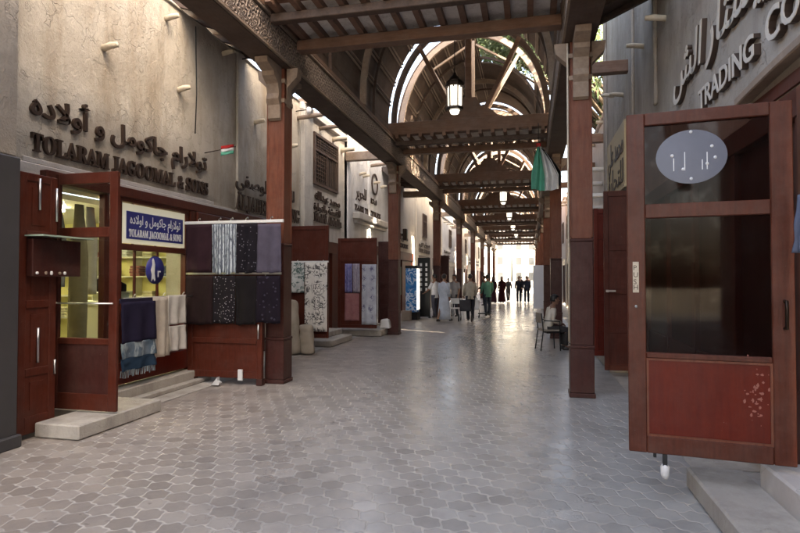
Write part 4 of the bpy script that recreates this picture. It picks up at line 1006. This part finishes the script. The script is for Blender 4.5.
MB().lathe([(.018, 0), (.03, .03), (.032, .08), (.02, .1)], (-.785, 0, .19), 10).build('stop_tip', M['white_plastic'], GD, local=True)
m = MB(); rs = random.Random(4)
for i in range(34):
    x = -.245 + rs.gauss(0, .03) + (.03 if i % 3 else 0); z = .80 + rs.gauss(0, .085); k = rs.randint(6, 9); a0 = rs.uniform(.003, .014); rx = rs.uniform(.5, 1.6)
    m.prism([(x + a0 * rx * rs.uniform(.5, 1.2) * math.cos(2 * PI * q / k), z + a0 / rx * rs.uniform(.5, 1.2) * math.sin(2 * PI * q / k)) for q in range(k)], -.0156, -.0142, 'y')
m.build('scuff_patch', plain('worn_pink', (.33, .12, .09), .7), GD, local=True)
MB().tube([(-.06, -.03, 1.45), (-.06, -.075, 1.45), (-.06, -.08, 1.40), (-.06, -.075, 1.27), (-.06, -.03, 1.27)], .011, 8).build('handle', M['bronze'], GD, local=True)
# steps right
tag(MB().box(1.16, 1.56, -2, 4.72, .004, .16).build('door_step', M['concrete'], bevel=.015), 'lower concrete doorstep in front of the open glass door', 'step')
tag(MB().box(1.56, 2.2, -2, 4.42, .004, .32).build('door_step', M['plaster_band'], bevel=.015), 'upper concrete doorstep at the hinge of the open glass door', 'step')
# blue-grey cloth hanging on jamb
tag(MB().cloth((1.63, 3.98, 2.12), (0, -1, 0), (-1, 0, 0), .16, .36, amp=.03, folds=2, seed=77).build('cloth_bag', fabric('blue_grey_cloth', (.12, .14, .2))), 'blue grey cloth bag hanging at the right edge beside the glass door', 'bag')

# right open cabinet leaves
def leaf_xx(x, y0, y1, z0, z1, lb, mat, zr):
    t = thing('shutter_door', (x, (y0 + y1) / 2, 0), lb, 'door')
    m = MB().box(x - .03, x + .03, y0, y0 + .08, z0, z1).box(x - .03, x + .03, y1 - .08, y1, z0, z1)
    for z in zr: m.box(x - .03, x + .03, y0 + .08, y1 - .08, z, z + .08)
    m.build('frame', M[mat], t, bevel=.006)
    MB().box(x - .01, x + .01, y0 + .08, y1 - .08, z0 + .08, z1 - .08).build('panel', M[mat], t)
    MB().box(x - .045, x - .03, (y0 + y1) / 2 - .01, (y0 + y1) / 2 + .01, 1.2, 1.3).build('latch', M['steel'], t)
    return t
leaf_xx(1.62, 9.75, 11.4, .22, 3.0, 'dark red panelled shutter door against the right wall beyond the open glass door', 'door_dark', (.22, .8, 1.5, 2.2, 2.92))
leaf_xx(1.5, 12.9, 15.4, .3, 2.95, 'bright red shutter door right of the large post, farthest of four', 'door_red', (.3, 1.0, 2.2, 2.87))
leaf_y('shutter_door', 1.17, 1.78, 9.62, .12, 3.02, 'tall dark red shutter standing open just left of the open glass door', 'door_dark', [.12, .72, 1.35, 2.05, 2.93])
leaf_y('shutter_door', 1.08, 1.72, 11.62, .24, 2.98, 'farthest of the three shutters standing open behind the large right post', 'maroon', [.24, .9, 1.5, 2.1, 2.88])
leaf_y('shutter_door', 1.12, 1.74, 10.6, .22, 2.86, 'middle of the three shutters standing open between the large right post and the glass door', 'door_red', [.22, .66, 1.2, 1.75, 2.3, 2.76])
tag(MB().box(1.30, 2.15, 10.1, 14.2, .006, .2).build('stone_ledge', M['concrete'], bevel=.015), 'concrete ledge below the maroon shutter doors on the right', 'ledge')
tag(MB().box(1.19, 1.23, 9.50, 9.59, 1.38, 1.42).box(1.19, 1.34, 9.54, 9.58, 1.385, 1.415).build('shelf_bracket', M['steel']), 'small steel bracket on the tall dark red shutter', 'bracket')

# plain white awning boxes without lamps, on right beyond the post
for i, (y, z) in enumerate(((16.2, 4.55), (17.4, 4.35), (15.3, 3.7), (16.6, 3.55))):
    t = tag(MB().box(1.35, 2.1, y - .12, y + .12, z, z + .1).build('awning_box', M['white_paint'], bevel=.02), 'white projecting box right of the large post, ' + ['topmost', 'second from the top', 'third from the top', 'lowest'][i] + ' of four', 'awning box', 'white boxes on the right wall')

# wall sconce, fridge, black board, panel at right, flag
sc = thing('wall_lantern', (-5.2, 23.1, 3.2), 'small dark wall lantern just right of the second left post', 'wall lamp')
MB().box(-5.22, -5.05, 22.98, 23.2, 3.22, 3.7).build('body', M['bronze'], sc, bevel=.02); MB().box(-5.3, -5.22, 23.05, 23.12, 3.4, 3.5).build('arm', M['bronze'], sc)
MB().box(-5.048, -5.044, 23.02, 23.16, 3.3, 3.6).build('glass', M['glass_green'], sc)
fd = thing('drinks_fridge', (-4.55, 21.3, 0), 'tall drinks fridge with a blue printed side beside the second left post', 'fridge')
MB().box(-4.68, -4.25, 21.1, 21.7, .3, 2.0).build('body', fabric('blue_print', (.02, .10, .32), (.05, .25, .5), 'damask', (.5, .6, .7), 4, .6), fd, bevel=.02)
MB().box(-4.245, -4.235, 21.14, 21.66, .4, 1.98).build('glass_door', M['far_light'], fd)
MB().box(-4.69, -4.22, 21.08, 21.72, .01, .3).box(-4.69, -4.22, 21.08, 21.72, 2.0, 2.1).build('base', M['black'], fd, bevel=.01)
bd = thing('display_board', (-4.1, 22.6, 0), 'black display board hung with small white cards beside the fridge', 'display board')
MB().box(-4.45, -3.95, 22.4, 22.46, .05, 2.45).build('board', M['black'], bd, bevel=.01)
m = MB(); rs = random.Random(6)
for i in range(6):
    for j in range(2): m.box(-4.38 + j * .22 + rs.uniform(0, .03), -4.28 + j * .22, 22.385, 22.395, 1.1 + i * .2, 1.1 + i * .2 + .12)
m.build('card', M['white_plastic'], bd)
for fx_ in (-4.45, -4.0): MB().box(fx_, fx_ + .05, 22.3, 22.6, .006, .05).build('foot', M['black'], bd)
leaf_y('shop_door', -4.0, -3.98 + .55, 24.2, .05, 2.6, 'dark open door behind the man in the white robe', 'maroon')
tag(MB().box(-4.75, -4.4, 20.6, 20.95, .006, .38).build('cardboard_box', plain('cardboard', (.25, .2, .16), .8), bevel=.01), 'small box on the ground in front of the drinks fridge', 'box')
pn = thing('notice_board', (.5, 28.4, 0), 'pale blue white upright panel standing against the right posts', 'board')
MB().box(.15, .80, 28.38, 28.43, .12, 2.25).build('board', plain('pale_panel', (.50, .55, .66), .5, 0, .15, 2), pn, bevel=.01)
for fx_ in (.12, .79): MB().box(fx_, fx_ + .04, 28.3, 28.5, 0.002, .12).build('foot', M['steel'], pn)

F = thing('hanging_flag', (.4, 14.4, 4.9), 'draped green and white flag with a red top hanging by the second right post', 'flag')
def drape(x0, x1, mt, nm, ztop0, ztop1, zb0, zb1, seed):
    m = MB(); nu, nv = 16, 18; rows = []
    for j in range(nv + 1):
        t_ = j / nv; row = []
        for i in range(nu + 1):
            u = i / nu; zt = ztop0 + (ztop1 - ztop0) * u; zb = zb0 + (zb1 - zb0) * u
            cx = .22 + (x0 + (x1 - x0) * u - .22) * (.12 + .88 * min(1, t_ * 1.5) ** .8)
            row.append((cx, 14.4 + .07 * math.sin(u * 9 + t_ * 2 + seed), zt + (zb - zt) * t_))
        rows.append(row)
    vs = [p for r in rows for p in r]; m0 = len(vs); vs += [(p[0], p[1] + .008, p[2]) for p in vs]; fs = []; nn = nu + 1
    for j in range(nv):
        for i in range(nu):
            a, b, c, d = j * nn + i, j * nn + i + 1, (j + 1) * nn + i + 1, (j + 1) * nn + i; fs += [(a, b, c, d), (m0 + d, m0 + c, m0 + b, m0 + a)]
    m.add(vs, fs, True); return m.build(nm, mt, F)
drape(.04, .36, fg, 'green_band', 4.92, 4.92, 3.85, 3.78, 0)
drape(.36, .70, fw, 'white_band', 4.92, 4.90, 3.78, 3.82, 1.2)
drape(.66, .76, fb, 'black_band', 4.88, 4.86, 3.82, 3.95, 2.4)
MB().cloth((.17, 14.34, 4.98), XP, (0, -1, 0), .11, .09, amp=.01, folds=1, seed=3).build('red_band', fr, F)
MB().tube([(.22, 14.4, 5.02), (.22, 14.4, 5.5)], .01, 6).build('cord', M['black'], F)

# end of the street: plaza buildings
def endb(x0, x1, y, top, mat, label, cols_, rows_):
    t = thing('plaza_building', ((x0 + x1) / 2, y, 0), label, 'building')
    MB().box(x0, x1, y, y + 8, 0, top).build('wall', M[mat], t)
    MB().box(x0 - .15, x1 + .15, y - .15, y + 8.1, top, top + .35).build('cornice', M['plaster_white'], t)
    for i in range(cols_):
        for j in range(rows_):
            cx = x0 + (x1 - x0) * (i + .5) / cols_; zz = 1.2 + j * (top - 1.5) / rows_
            w_ = MB().box(cx - .55, cx + .55, y - .04, y - .002, zz, zz + 1.5).build('window', M['plaster_grey'], t)
            MB().box(cx - .45, cx + .45, y - .06, y - .042, zz + .1, zz + 1.4).build('pane', M['far_window'], w_)
    return t
endb(-12, -3.2, 92, 9, 'plaster_far', 'white building closing the bright street end on the left', 3, 3)
endb(-2.9, 5.5, 98, 12, 'plaster_far', 'taller white building closing the bright street end, centre', 4, 4)
endb(5.8, 16, 90, 8, 'plaster_far', 'white building closing the street end on the right, mostly hidden', 3, 2)
fp = thing('flagpole', (-1.0, 80, 0), 'slim pale flagpole standing in the bright plaza', 'flagpole')
MB().tube([(-1, 80, 0), (-1, 80, 9)], [.06, .035], 8).build('pole', M['white_paint'], fp); MB().lathe([(.3, 0), (.3, .15), (.1, .2)], (-1, 80, 0), 12).build('base', M['concrete'], fp); MB().ell((-1, 80, 9.05), .07, .07, .07).build('finial', M['steel'], fp)

# tree on the right outside
def tree(x, y, h, cr, label, n=2600, seed=1, cz=None, branch_to=None):
    rs = random.Random(seed); t = thing('tree', (x, y, 0), label, 'tree')
    m = MB(); m.tube([(x, y, 0), (x + .1, y, h * .3), (x - .05, y + .1, h * .6), (x, y, h * .85)], [.22, .17, .12, .05], 10)
    cl = []
    for i in range(15):
        a = rs.uniform(0, 6.28); r_ = rs.uniform(.2, 1) * cr; z = h * rs.uniform(.55, 1.0)
        c = Vector((x + r_ * math.cos(a), y + r_ * math.sin(a), z)); cl.append((c, rs.uniform(.6, 1.15)))
        m.tube([(x, y, h * rs.uniform(.35, .6)), ((x + c.x) / 2, (y + c.y) / 2, (h * .5 + c.z) / 2 + .2), tuple(c)], [.07, .045, .015], 6)
    if branch_to:
        for b_ in branch_to: cl.append((Vector(b_), 1.05)); m.tube([(x, y, h * .5), ((x + b_[0]) / 2, (y + b_[1]) / 2, (h * .5 + b_[2]) / 2 + .3), b_], [.07, .045, .02], 6)
    m.build('trunk', M['bark'], t)
    m = MB()
    for i in range(n):
        c, r_ = rs.choice(cl); d = Vector((rs.gauss(0, 1), rs.gauss(0, 1), rs.gauss(0, .8))); d = d.normalized() * r_ * rs.random() ** .4
        p = c + d; a = Vector((rs.gauss(0, 1), rs.gauss(0, 1), rs.gauss(0, 1))).normalized(); b_ = a.orthogonal().normalized(); l = rs.uniform(.07, .14); w_ = l * .45
        m.add([p - a * l, p + b_ * w_, p + a * l, p - b_ * w_], [(0, 1, 2, 3)])
    m.build('crown', M['leaf'], t); return t
tree(3.6, 18.2, 9.5, 2.2, 'green tree rising behind the right wall and over the roof gap', 26000, 3, branch_to=[(1.2, 17.0, 9.2), (0.2, 16.6, 9.4), (-.7, 17.2, 9.7), (1.6, 15.8, 7.6), (0.6, 18.4, 9.3), (-.4, 18.4, 9.6), (-1.2, 18.0, 9.9), (.4, 17.4, 9.9), (-.1, 16.2, 9.3), (.9, 16.3, 8.6), (0, 19.5, 10), (-1.7, 19.4, 9.6), (-.9, 20.6, 9.9), (-1.6, 21.2, 10.6), (0, 21, 10.4), (-.9, 22, 11), (.6, 20.4, 9.9), (.9, 22, 10.6), (-.4, 19.8, 9.3), (-1.3, 20.4, 10.9), (1.1, 20.6, 9.2)])

# ------------------------------------------------------------------ people
def chain_mesh(name, verts, edges, mat, parent, root=0, sub=1, smooth=True):
    """verts: (x,y,z,rx,ry)"""
    me = bpy.data.meshes.new(name); me.from_pydata([v[:3] for v in verts], edges, []); me.update()
    o = bpy.data.objects.new(name, me); COL.objects.link(o); o.parent = parent; me.materials.append(mat)
    sk = o.modifiers.new('skin', 'SKIN'); sk.use_smooth_shade = True
    sv = me.skin_vertices[0].data if me.skin_vertices else None
    if sv is None:
        bm = bmesh.new(); bm.from_mesh(me); bm.verts.layers.skin.verify(); bm.to_mesh(me); bm.free(); sv = me.skin_vertices[0].data
    for i, v in enumerate(verts):
        sv[i].radius = (v[3], v[4] if len(v) > 4 else v[3]); sv[i].use_root = (i == root)
    s = o.modifiers.new('sub', 'SUBSURF'); s.levels = sub; s.render_levels = sub
    return o
def person(loc, rz, label, pose='stand', top='shirt', topc=(.5, .5, .5), legc=(.05, .05, .07), scale=1.0, stride=.12, head=None, group=None, arm=(.0, .0), seed=0, hair=True, capc=None):
    t = thing('person', loc, label, 'person', group, rz); t.scale = (scale,) * 3
    rs = random.Random(seed)
    sit = pose == 'sit'
    hz = .50 if sit else .92          # hip height
    lean = .10 if sit else .0
    # facing +Y in local space
    P = {'pel': (0, 0, hz), 'waist': (0, lean * .4, hz + .18), 'chest': (0, lean, hz + .38), 'neck0': (0, lean * 1.2, hz + .53), 'neck': (0, lean * 1.5 + .01, hz + .60)}
    hd = Vector((0, lean * 1.7 + .03, hz + .72))
    J = {}
    for sg, nm in ((-1, 'L'), (1, 'R')):
        J['sh' + nm] = Vector((sg * .17, lean * 1.1, hz + .49))
        af = arm[0] if sg < 0 else arm[1]
        if sit:
            J['el' + nm] = Vector((sg * .24, .06, hz + .24)); J['wr' + nm] = Vector((sg * .14, .30, hz + .15))
        else:
            J['el' + nm] = Vector((sg * .23, -.02 + af * .5, hz + .22)); J['wr' + nm] = Vector((sg * .22, .06 + af, hz - .02 + abs(af) * .35))
        if sit:
            J['hip' + nm] = Vector((sg * .09, .02, hz)); J['kn' + nm] = Vector((sg * .12, .44, hz - .0)); J['an' + nm] = Vector((sg * .12, .42, .09))
        else:
            st = stride * sg
            J['hip' + nm] = Vector((sg * .09, 0, hz - .03)); J['kn' + nm] = Vector((sg * .095, st * .6 + .03, .49)); J['an' + nm] = Vector((sg * .09, st * 1.4 - .02, .09))
    skin = M['skin']
    V = []; E = []
    def a(p, r, r2=None): V.append((*p, r, r2 or r)); return len(V) - 1
    pel = a(P['pel'], .115, .095); wa = a(P['waist'], .11, .085); ch = a(P['chest'], .13, .10); n0 = a(P['neck0'], .07); nk = a(P['neck'], .05); hb = a((hd.x, hd.y - .01, hd.z - .06), .055)
    E += [(pel, wa), (wa, ch), (ch, n0), (n0, nk), (nk, hb)]
    for nm in 'LR':
        s_ = a(J['sh' + nm], .052); e = a(J['el' + nm], .040); w_ = a(J['wr' + nm], .026); E += [(n0, s_), (s_, e), (e, w_)]
        h_ = a(J['hip' + nm], .085); k = a(J['kn' + nm], .055); an = a(J['an' + nm], .038); ft = a(J['an' + nm] + Vector((0, .13, -.05)), .035, .025); E += [(pel, h_), (h_, k), (k, an), (an, ft)]
    body = chain_mesh('body', V, E, skin, t)
    # head with face and hands in one mesh
    m = MB()
    rings = []
    for j, (z, rx, ry, oy) in enumerate(((-.115, .03, .035, .03), (-.10, .05, .06, .015), (-.06, .062, .085, .005), (-.01, .072, .098, 0), (.05, .076, .10, -.003), (.09, .066, .088, -.008), (.118, .04, .055, -.01), (.128, .01, .015, -.01))):
        rings.append([(hd.x + rx * math.cos(2 * PI * k / 16), hd.y + oy + ry * math.sin(2 * PI * k / 16), hd.z + z) for k in range(16)])
    m.loft(rings)
    m.add([(hd.x - .012, hd.y + .09, hd.z + .01), (hd.x + .012, hd.y + .09, hd.z + .01), (hd.x + .016, hd.y + .088, hd.z - .035), (hd.x - .016, hd.y + .088, hd.z - .035), (hd.x, hd.y + .12, hd.z - .028)], [(0, 1, 4), (1, 2, 4), (2, 3, 4), (3, 0, 4)])
    for sg in (-1, 1): m.ell((hd.x + sg * .076, hd.y - .005, hd.z - .01), .012, .022, .032, 8, 6)
    for nm, sg in (('L', -1), ('R', 1)):
        w_ = J['wr' + nm]; d = (w_ - J['el' + nm]).normalized(); sd = Vector((0, 0, 1)).cross(d)
        if sd.length < .1: sd = Vector((0, 1, 0))
        sd.normalize(); up = d.cross(sd).normalized()
        m.tube([w_ - d * .02, w_ + d * .03, w_ + d * .085], [.024, .036, .034], 8, sq=.5)
        for q, ln in enumerate((.062, .074, .068, .052)):
            b0 = w_ + d * .08 + sd * (q - 1.5) * .017; m.tube([b0, b0 + d * ln * .5 - up * .008, b0 + d * ln - up * .026], [.0095, .009, .006], 6)
        b0 = w_ + d * .03 + sd * .03; m.tube([b0, b0 + d * .03 + sd * .022, b0 + d * .058 + sd * .024], [.012, .011, .008], 6)
    m.build('head_and_hands', skin, t, local=True)
    m = MB()
    for sg in (-1, 1): m.ell((hd.x + sg * .028, hd.y + .088, hd.z + .012), .009, .006, .005, 8, 6)
    m.tube([(hd.x - .022, hd.y + .088, hd.z - .058), (hd.x, hd.y + .093, hd.z - .06), (hd.x + .022, hd.y + .088, hd.z - .058)], .004, 5)
    m.build('face_detail', M['hair'], t, local=True)
    m = MB(); rings = []
    for (z, k_, oy) in ((-.04, .94, -.030), (.0, 1.07, -.026), (.05, 1.1, -.020), (.09, 1.08, -.014), (.12, .9, -.014), (.14, .3, -.012)):
        rx, ry = (.074 * k_, .095 * k_) if z < .1 else (.055 * k_, .07 * k_)
        rings.append([(hd.x + rx * math.cos(2 * PI * q / 16), hd.y + oy + ry * math.sin(2 * PI * q / 16), hd.z + z) for q in range(16)])
    m.loft(rings)
    if capc == 'veil':
        rings = []
        for (z, rx, ry, oy) in ((-.30, .18, .13, -.02), (-.2, .14, .12, -.02), (-.1, .09, .11, -.02), (.0, .09, .112, -.02), (.08, .085, .105, -.015), (.14, .03, .04, -.01)):
            rings.append([(hd.x + rx * math.cos(2 * PI * q / 16), hd.y + oy + ry * math.sin(2 * PI * q / 16), hd.z + z) for q in range(16)])
        m.loft(rings)
    m.build('hair' if capc != 'veil' else 'headscarf', M['hair'] if capc != 'veil' else fabric('scarf_dark', legc), t, local=True)
    tm = fabric('garment', topc); lm = fabric('legwear', legc)
    # torso garment as loft
    def ringat(c, rx, ry, n=20, f=0, ph=0):
        return [(c[0] + rx * (1 + f * math.sin(5 * 2 * PI * k / n + ph)) * math.cos(2 * PI * k / n), c[1] + ry * (1 + f * math.sin(5 * 2 * PI * k / n + ph)) * math.sin(2 * PI * k / n), c[2]) for k in range(n)]
    m = MB(); rings = []
    if top == 'robe':
        for z, rx, ry, oy in ((.10, .25, .22, stride * .1), (.3, .235, .20, 0), (.6, .205, .165, .01), (.92, .18, .14, 0), (1.08, .165, .125, 0), (1.26, .19, .125, 0), (1.38, .195, .11, 0), (1.45, .12, .085, .0), (1.49, .062, .06, .01)):
            rings.append(ringat((0, oy, z), rx, ry, 24, .05 if z < 1 else .02, z * 3))
        m.loft(rings)
    else:
        bz = hz - .1 if not sit else hz - .04
        for z, rx, ry, oy in ((bz, .165, .135, 0), (hz + .05, .16, .125, .005), (hz + .18, .152, .118, lean * .4), (hz + .36, .18, .125, lean), (hz + .46, .185, .11, lean * 1.1), (hz + .535, .11, .08, lean * 1.2), (hz + .565, .062, .062, lean * 1.4)):
            rings.append(ringat((0, oy, z), rx, ry, 20, .025, z * 9))
        m.loft(rings)
    for nm in 'LR':
        s_, e, w_ = J['sh' + nm], J['el' + nm], J['wr' + nm]
        long = top in ('robe', 'long')
        end = w_.lerp(e, .12) if long else e.lerp(s_, .15)
        pts = [s_ + (s_ - e).normalized() * .02 + Vector((0, 0, .0)), s_.lerp(e, .4), e, end] if long else [s_ + (s_ - e).normalized() * .02, s_.lerp(e, .4), end]
        rr = [.066, .064, .056, .052] if long else [.068, .066, .064]
        m.tube(pts, rr, 12)
    m.build('robe' if top == 'robe' else 'shirt', tm, t, local=True)
    if top != 'robe':
        m = MB()
        for nm in 'LR':
            h_, k, an = J['hip' + nm], J['kn' + nm], J['an' + nm]
            if sit: m.tube([h_ + Vector((0, -.06, .0)), h_.lerp(k, .5), k + Vector((0, .02, -.01)), k.lerp(an, .3), an + Vector((0, 0, .03))], [.10, .092, .075, .068, .062], 12)
            else: m.tube([h_ + Vector((0, 0, .05)), h_.lerp(k, .5), k, k.lerp(an, .6), an + Vector((0, 0, .0))], [.10, .088, .072, .062, .062], 12)
        m.build('trousers', lm, t, local=True)
    m = MB()
    for nm in 'LR':
        an = J['an' + nm]; z = an.z - .055 if not sit else .0
        z = max(.0, min(z, .04))
        m.loft([[(an.x + rx * math.cos(2 * PI * k / 12), an.y + .05 + oy + ry * math.sin(2 * PI * k / 12), z + zz) for k in range(12)] for zz, rx, ry, oy in ((.0, .042, .12, .0), (.03, .044, .122, 0), (.06, .038, .09, -.025), (.085, .035, .045, -.05))])
    m.build('shoe', M['shoe'], t, local=True)
    return t
person((-3.09, 20.5, 0), R(-25), 'man in a long pale blue white robe walking away on the left', top='robe', topc=(.52, .57, .66), legc=(.5, .5, .5), stride=.2, arm=(.05, -.05))
person((-3.75, 22.4, 0), R(60), 'man in a white shirt standing behind the robed man', topc=(.62, .62, .66), legc=(.06, .06, .08), stride=.05, arm=(.32, .05))
person((-3.05, 23.2, 0), R(150), 'man in a grey shirt standing between the robed man and the man in beige', topc=(.30, .29, .30), legc=(.05, .05, .06), stride=.02, arm=(.0, .3), seed=2)
person((-2.2, 21.2, 0), R(10), 'man in a beige shirt and dark trousers seen from behind', top='long', topc=(.44, .40, .34), legc=(.03, .03, .04), stride=.1, arm=(.15, .2), seed=3)
person((-1.75, 23.9, 0), R(20), 'person in a green shirt beside the trolley', top='long', topc=(.10, .24, .18), legc=(.03, .035, .05), stride=.08, arm=(.2, .2), seed=4)
for i, (x, y, c, lb, sc_, rz, tp, cc) in enumerate(((-2.3, 36.2, (.05, .02, .03), 'woman in dark maroon walking, leftmost of the distant group', .97, 170, 'robe', 'veil'),
        (-1.78, 36.8, (.06, .015, .02), 'woman in dark red with a headscarf beside the leftmost distant walker', .97, 180, 'robe', 'veil'),
        (-1.5, 40.2, (.14, .13, .14), 'grey dressed walker at the right of the distant left group', .93, 10, 'long', None),
        (-.72, 38.2, (.025, .025, .035), 'black dressed walker, left one of the pair in the bright opening', 1.0, 175, 'long', None),
        (-.22, 38.2, (.03, .035, .055), 'dark blue dressed walker, right one of the pair in the bright opening', 1.0, 185, 'long', None),
        (-2.6, 33.0, (.025, .03, .03), 'dark dressed person standing by the left posts before the distant group', 1.0, 90, 'long', None),
        (-.9, 60.0, (.05, .05, .06), 'small dark figure far off at the plaza edge, left of two', 1.0, 0, 'long', None),
        (-.2, 62.0, (.08, .06, .06), 'small dark figure far off at the plaza edge, right of two', 1.0, 0, 'long', None))):
    person((x, y, 0), R(rz), lb, top=tp, topc=c, legc=tuple(v * .6 for v in c), scale=sc_, stride=(.16, -.1, .2, .07, -.17, .03, .12, -.12)[i], arm=((.1, .25), (.2, -.1), (.12, -.14), (.3, .0), (-.12, .14), (.28, .28), (.1, -.1), (0, 0))[i], group=None, seed=10 + i, capc=cc)
tag(MB().prism([(-2.12, .42), (-1.86, .42), (-1.88, .78), (-1.94, .79), (-1.95, .88), (-2.03, .88), (-2.04, .79), (-2.10, .78)], 21.28, 21.38, 'y').build('carrier_bag', M['white_plastic'], bevel=.02), 'white carrier bag held by the man in the beige shirt', 'bag')
# seated person at right and chair
def chair(loc, rz, label, metal, seatm, h=.45):
    t = thing('chair', loc, label, 'chair', None, rz)
    for sx in (-1, 1):
        MB().tube([(sx * .22, .20, 0), (sx * .21, .18, h)], .013, 8).build('leg', metal, t, local=True)
        MB().tube([(sx * .22, -.24, 0), (sx * .21, -.18, h), (sx * .21, -.22, h + .38)], .013, 8).build('leg', metal, t, local=True)
        MB().tube([(sx * .22, .19, h * .8), (sx * .24, .18, h + .2), (sx * .24, -.18, h + .22)], .012, 8).build('armrest', metal, t, local=True)
    MB().box(-.22, .22, -.2, .2, h - .02, h + .015).build('seat', seatm, t, local=True, bevel=.012)
    MB().box(-.20, .20, -.235, -.215, h + .16, h + .38).build('backrest', seatm, t, local=True, bevel=.008)
    return t
chair((.40, 13.05, 0), R(-75), 'black metal chair under the seated person in beige', M['black'], fabric('chair_beige', (.33, .28, .23)))
person((.37, 13.07, 0), R(-75), 'person in a beige shirt sitting beside the large right post', pose='sit', top='long', topc=(.66, .60, .52), legc=(.05, .045, .045), scale=.92, seed=30)
chair((-2.75, 21.7, 0), R(200), 'white plastic chair beside the man in the beige shirt', M['white_plastic'], M['white_plastic'])
# trolley
tr = thing('hand_trolley', (-1.8, 23.0, 0), 'low black trolley in front of the person in green', 'trolley')
MB().box(-.26, .26, -.18, .18, .16, .20).build('platform', M['black'], tr, local=True, bevel=.01)
MB().tube([(-.24, .18, .2), (-.24, .22, .62), (.24, .22, .62), (.24, .18, .2)], .012, 8).build('handle', M['black'], tr, local=True)
for sx in (-1, 1):
    for sy in (-1, 1):
        MB().tube([(sx * .22, sy * .14, .055), (sx * .245, sy * .14, .055)], .055, 12).build('wheel', M['rubber'], tr, local=True)
        MB().box(sx * .21, sx * .225, sy * .14 - .01, sy * .14 + .01, .055, .16).build('fork', M['black'], tr, local=True)
wc = thing('push_chair', (-2.35, 21.0, 0), 'dark folding push chair beside the man in beige', 'push chair')
for sx in (-1, 1):
    MB().tube([(sx * .2, .2, .1), (sx * .2, -.15, .5), (sx * .2, -.3, .95)], .012, 8).build('frame', M['black'], wc, local=True)
    MB().tube([(sx * .22, -.2, .14), (sx * .25, -.2, .14)], .14, 16).build('wheel', M['rubber'], wc, local=True)
    MB().tube([(sx * .2, .22, .07), (sx * .23, .22, .07)], .07, 12).build('wheel', M['rubber'], wc, local=True)
MB().box(-.2, .2, -.15, .18, .38, .41).box(-.2, .2, -.24, -.2, .42, .8).build('seat', fabric('pushchair_cloth', (.06, .06, .07)), wc, local=True)

# ------------------------------------------------------------------ camera, light
cam = bpy.data.cameras.new('camera'); co = bpy.data.objects.new('camera', cam); COL.objects.link(co)
cam.sensor_width = 36; cam.lens = 36 * 560 / 800; cam.clip_end = 1000; cam.clip_start = .05
co.location = (0, 0, 1.6); co.rotation_euler = (R(90) + math.atan(12 / 560), 0, R(13.07)); scn.camera = co
SUN_EL, SUN_AZ = 34, 115          # azimuth measured clockwise from +Y
sd = Vector((math.sin(R(SUN_AZ)) * math.cos(R(SUN_EL)), math.cos(R(SUN_AZ)) * math.cos(R(SUN_EL)), math.sin(R(SUN_EL))))
su = bpy.data.lights.new('sun', 'SUN'); su.energy = 3.2; su.angle = R(.5); su.color = (1, .95, .87)
so = bpy.data.objects.new('sun', su); COL.objects.link(so); so.rotation_euler = (-sd).to_track_quat('-Z', 'Y').to_euler(); so.location = (0, 0, 30)
wd = bpy.data.worlds.new('World'); scn.world = wd; wd.use_nodes = True; nt = wd.node_tree
sk = nt.nodes.new('ShaderNodeTexSky'); sk.sky_type = 'NISHITA'; sk.sun_disc = False; sk.sun_elevation = R(SUN_EL); sk.sun_rotation = R(SUN_AZ)
sk.dust_density = 6.0; sk.air_density = .75; sk.ozone_density = .2
bg = nt.nodes['Background']; L(nt, sk.outputs[0], bg.inputs[0]); bg.inputs[1].default_value = .15
vs = scn.view_settings; vs.view_transform = 'Standard'; vs.look = 'None'; vs.gamma = 1; vs.use_curve_mapping = False; vs.exposure = 3.62; vs.use_white_balance = True; vs.white_balance_temperature = 7700; vs.white_balance_tint = 7
scn.cycles.use_denoising = True
scn.cycles.max_bounces = 8; scn.cycles.diffuse_bounces = 5; scn.cycles.glossy_bounces = 4; scn.cycles.transparent_max_bounces = 12
scn.cycles.sample_clamp_indirect = 8
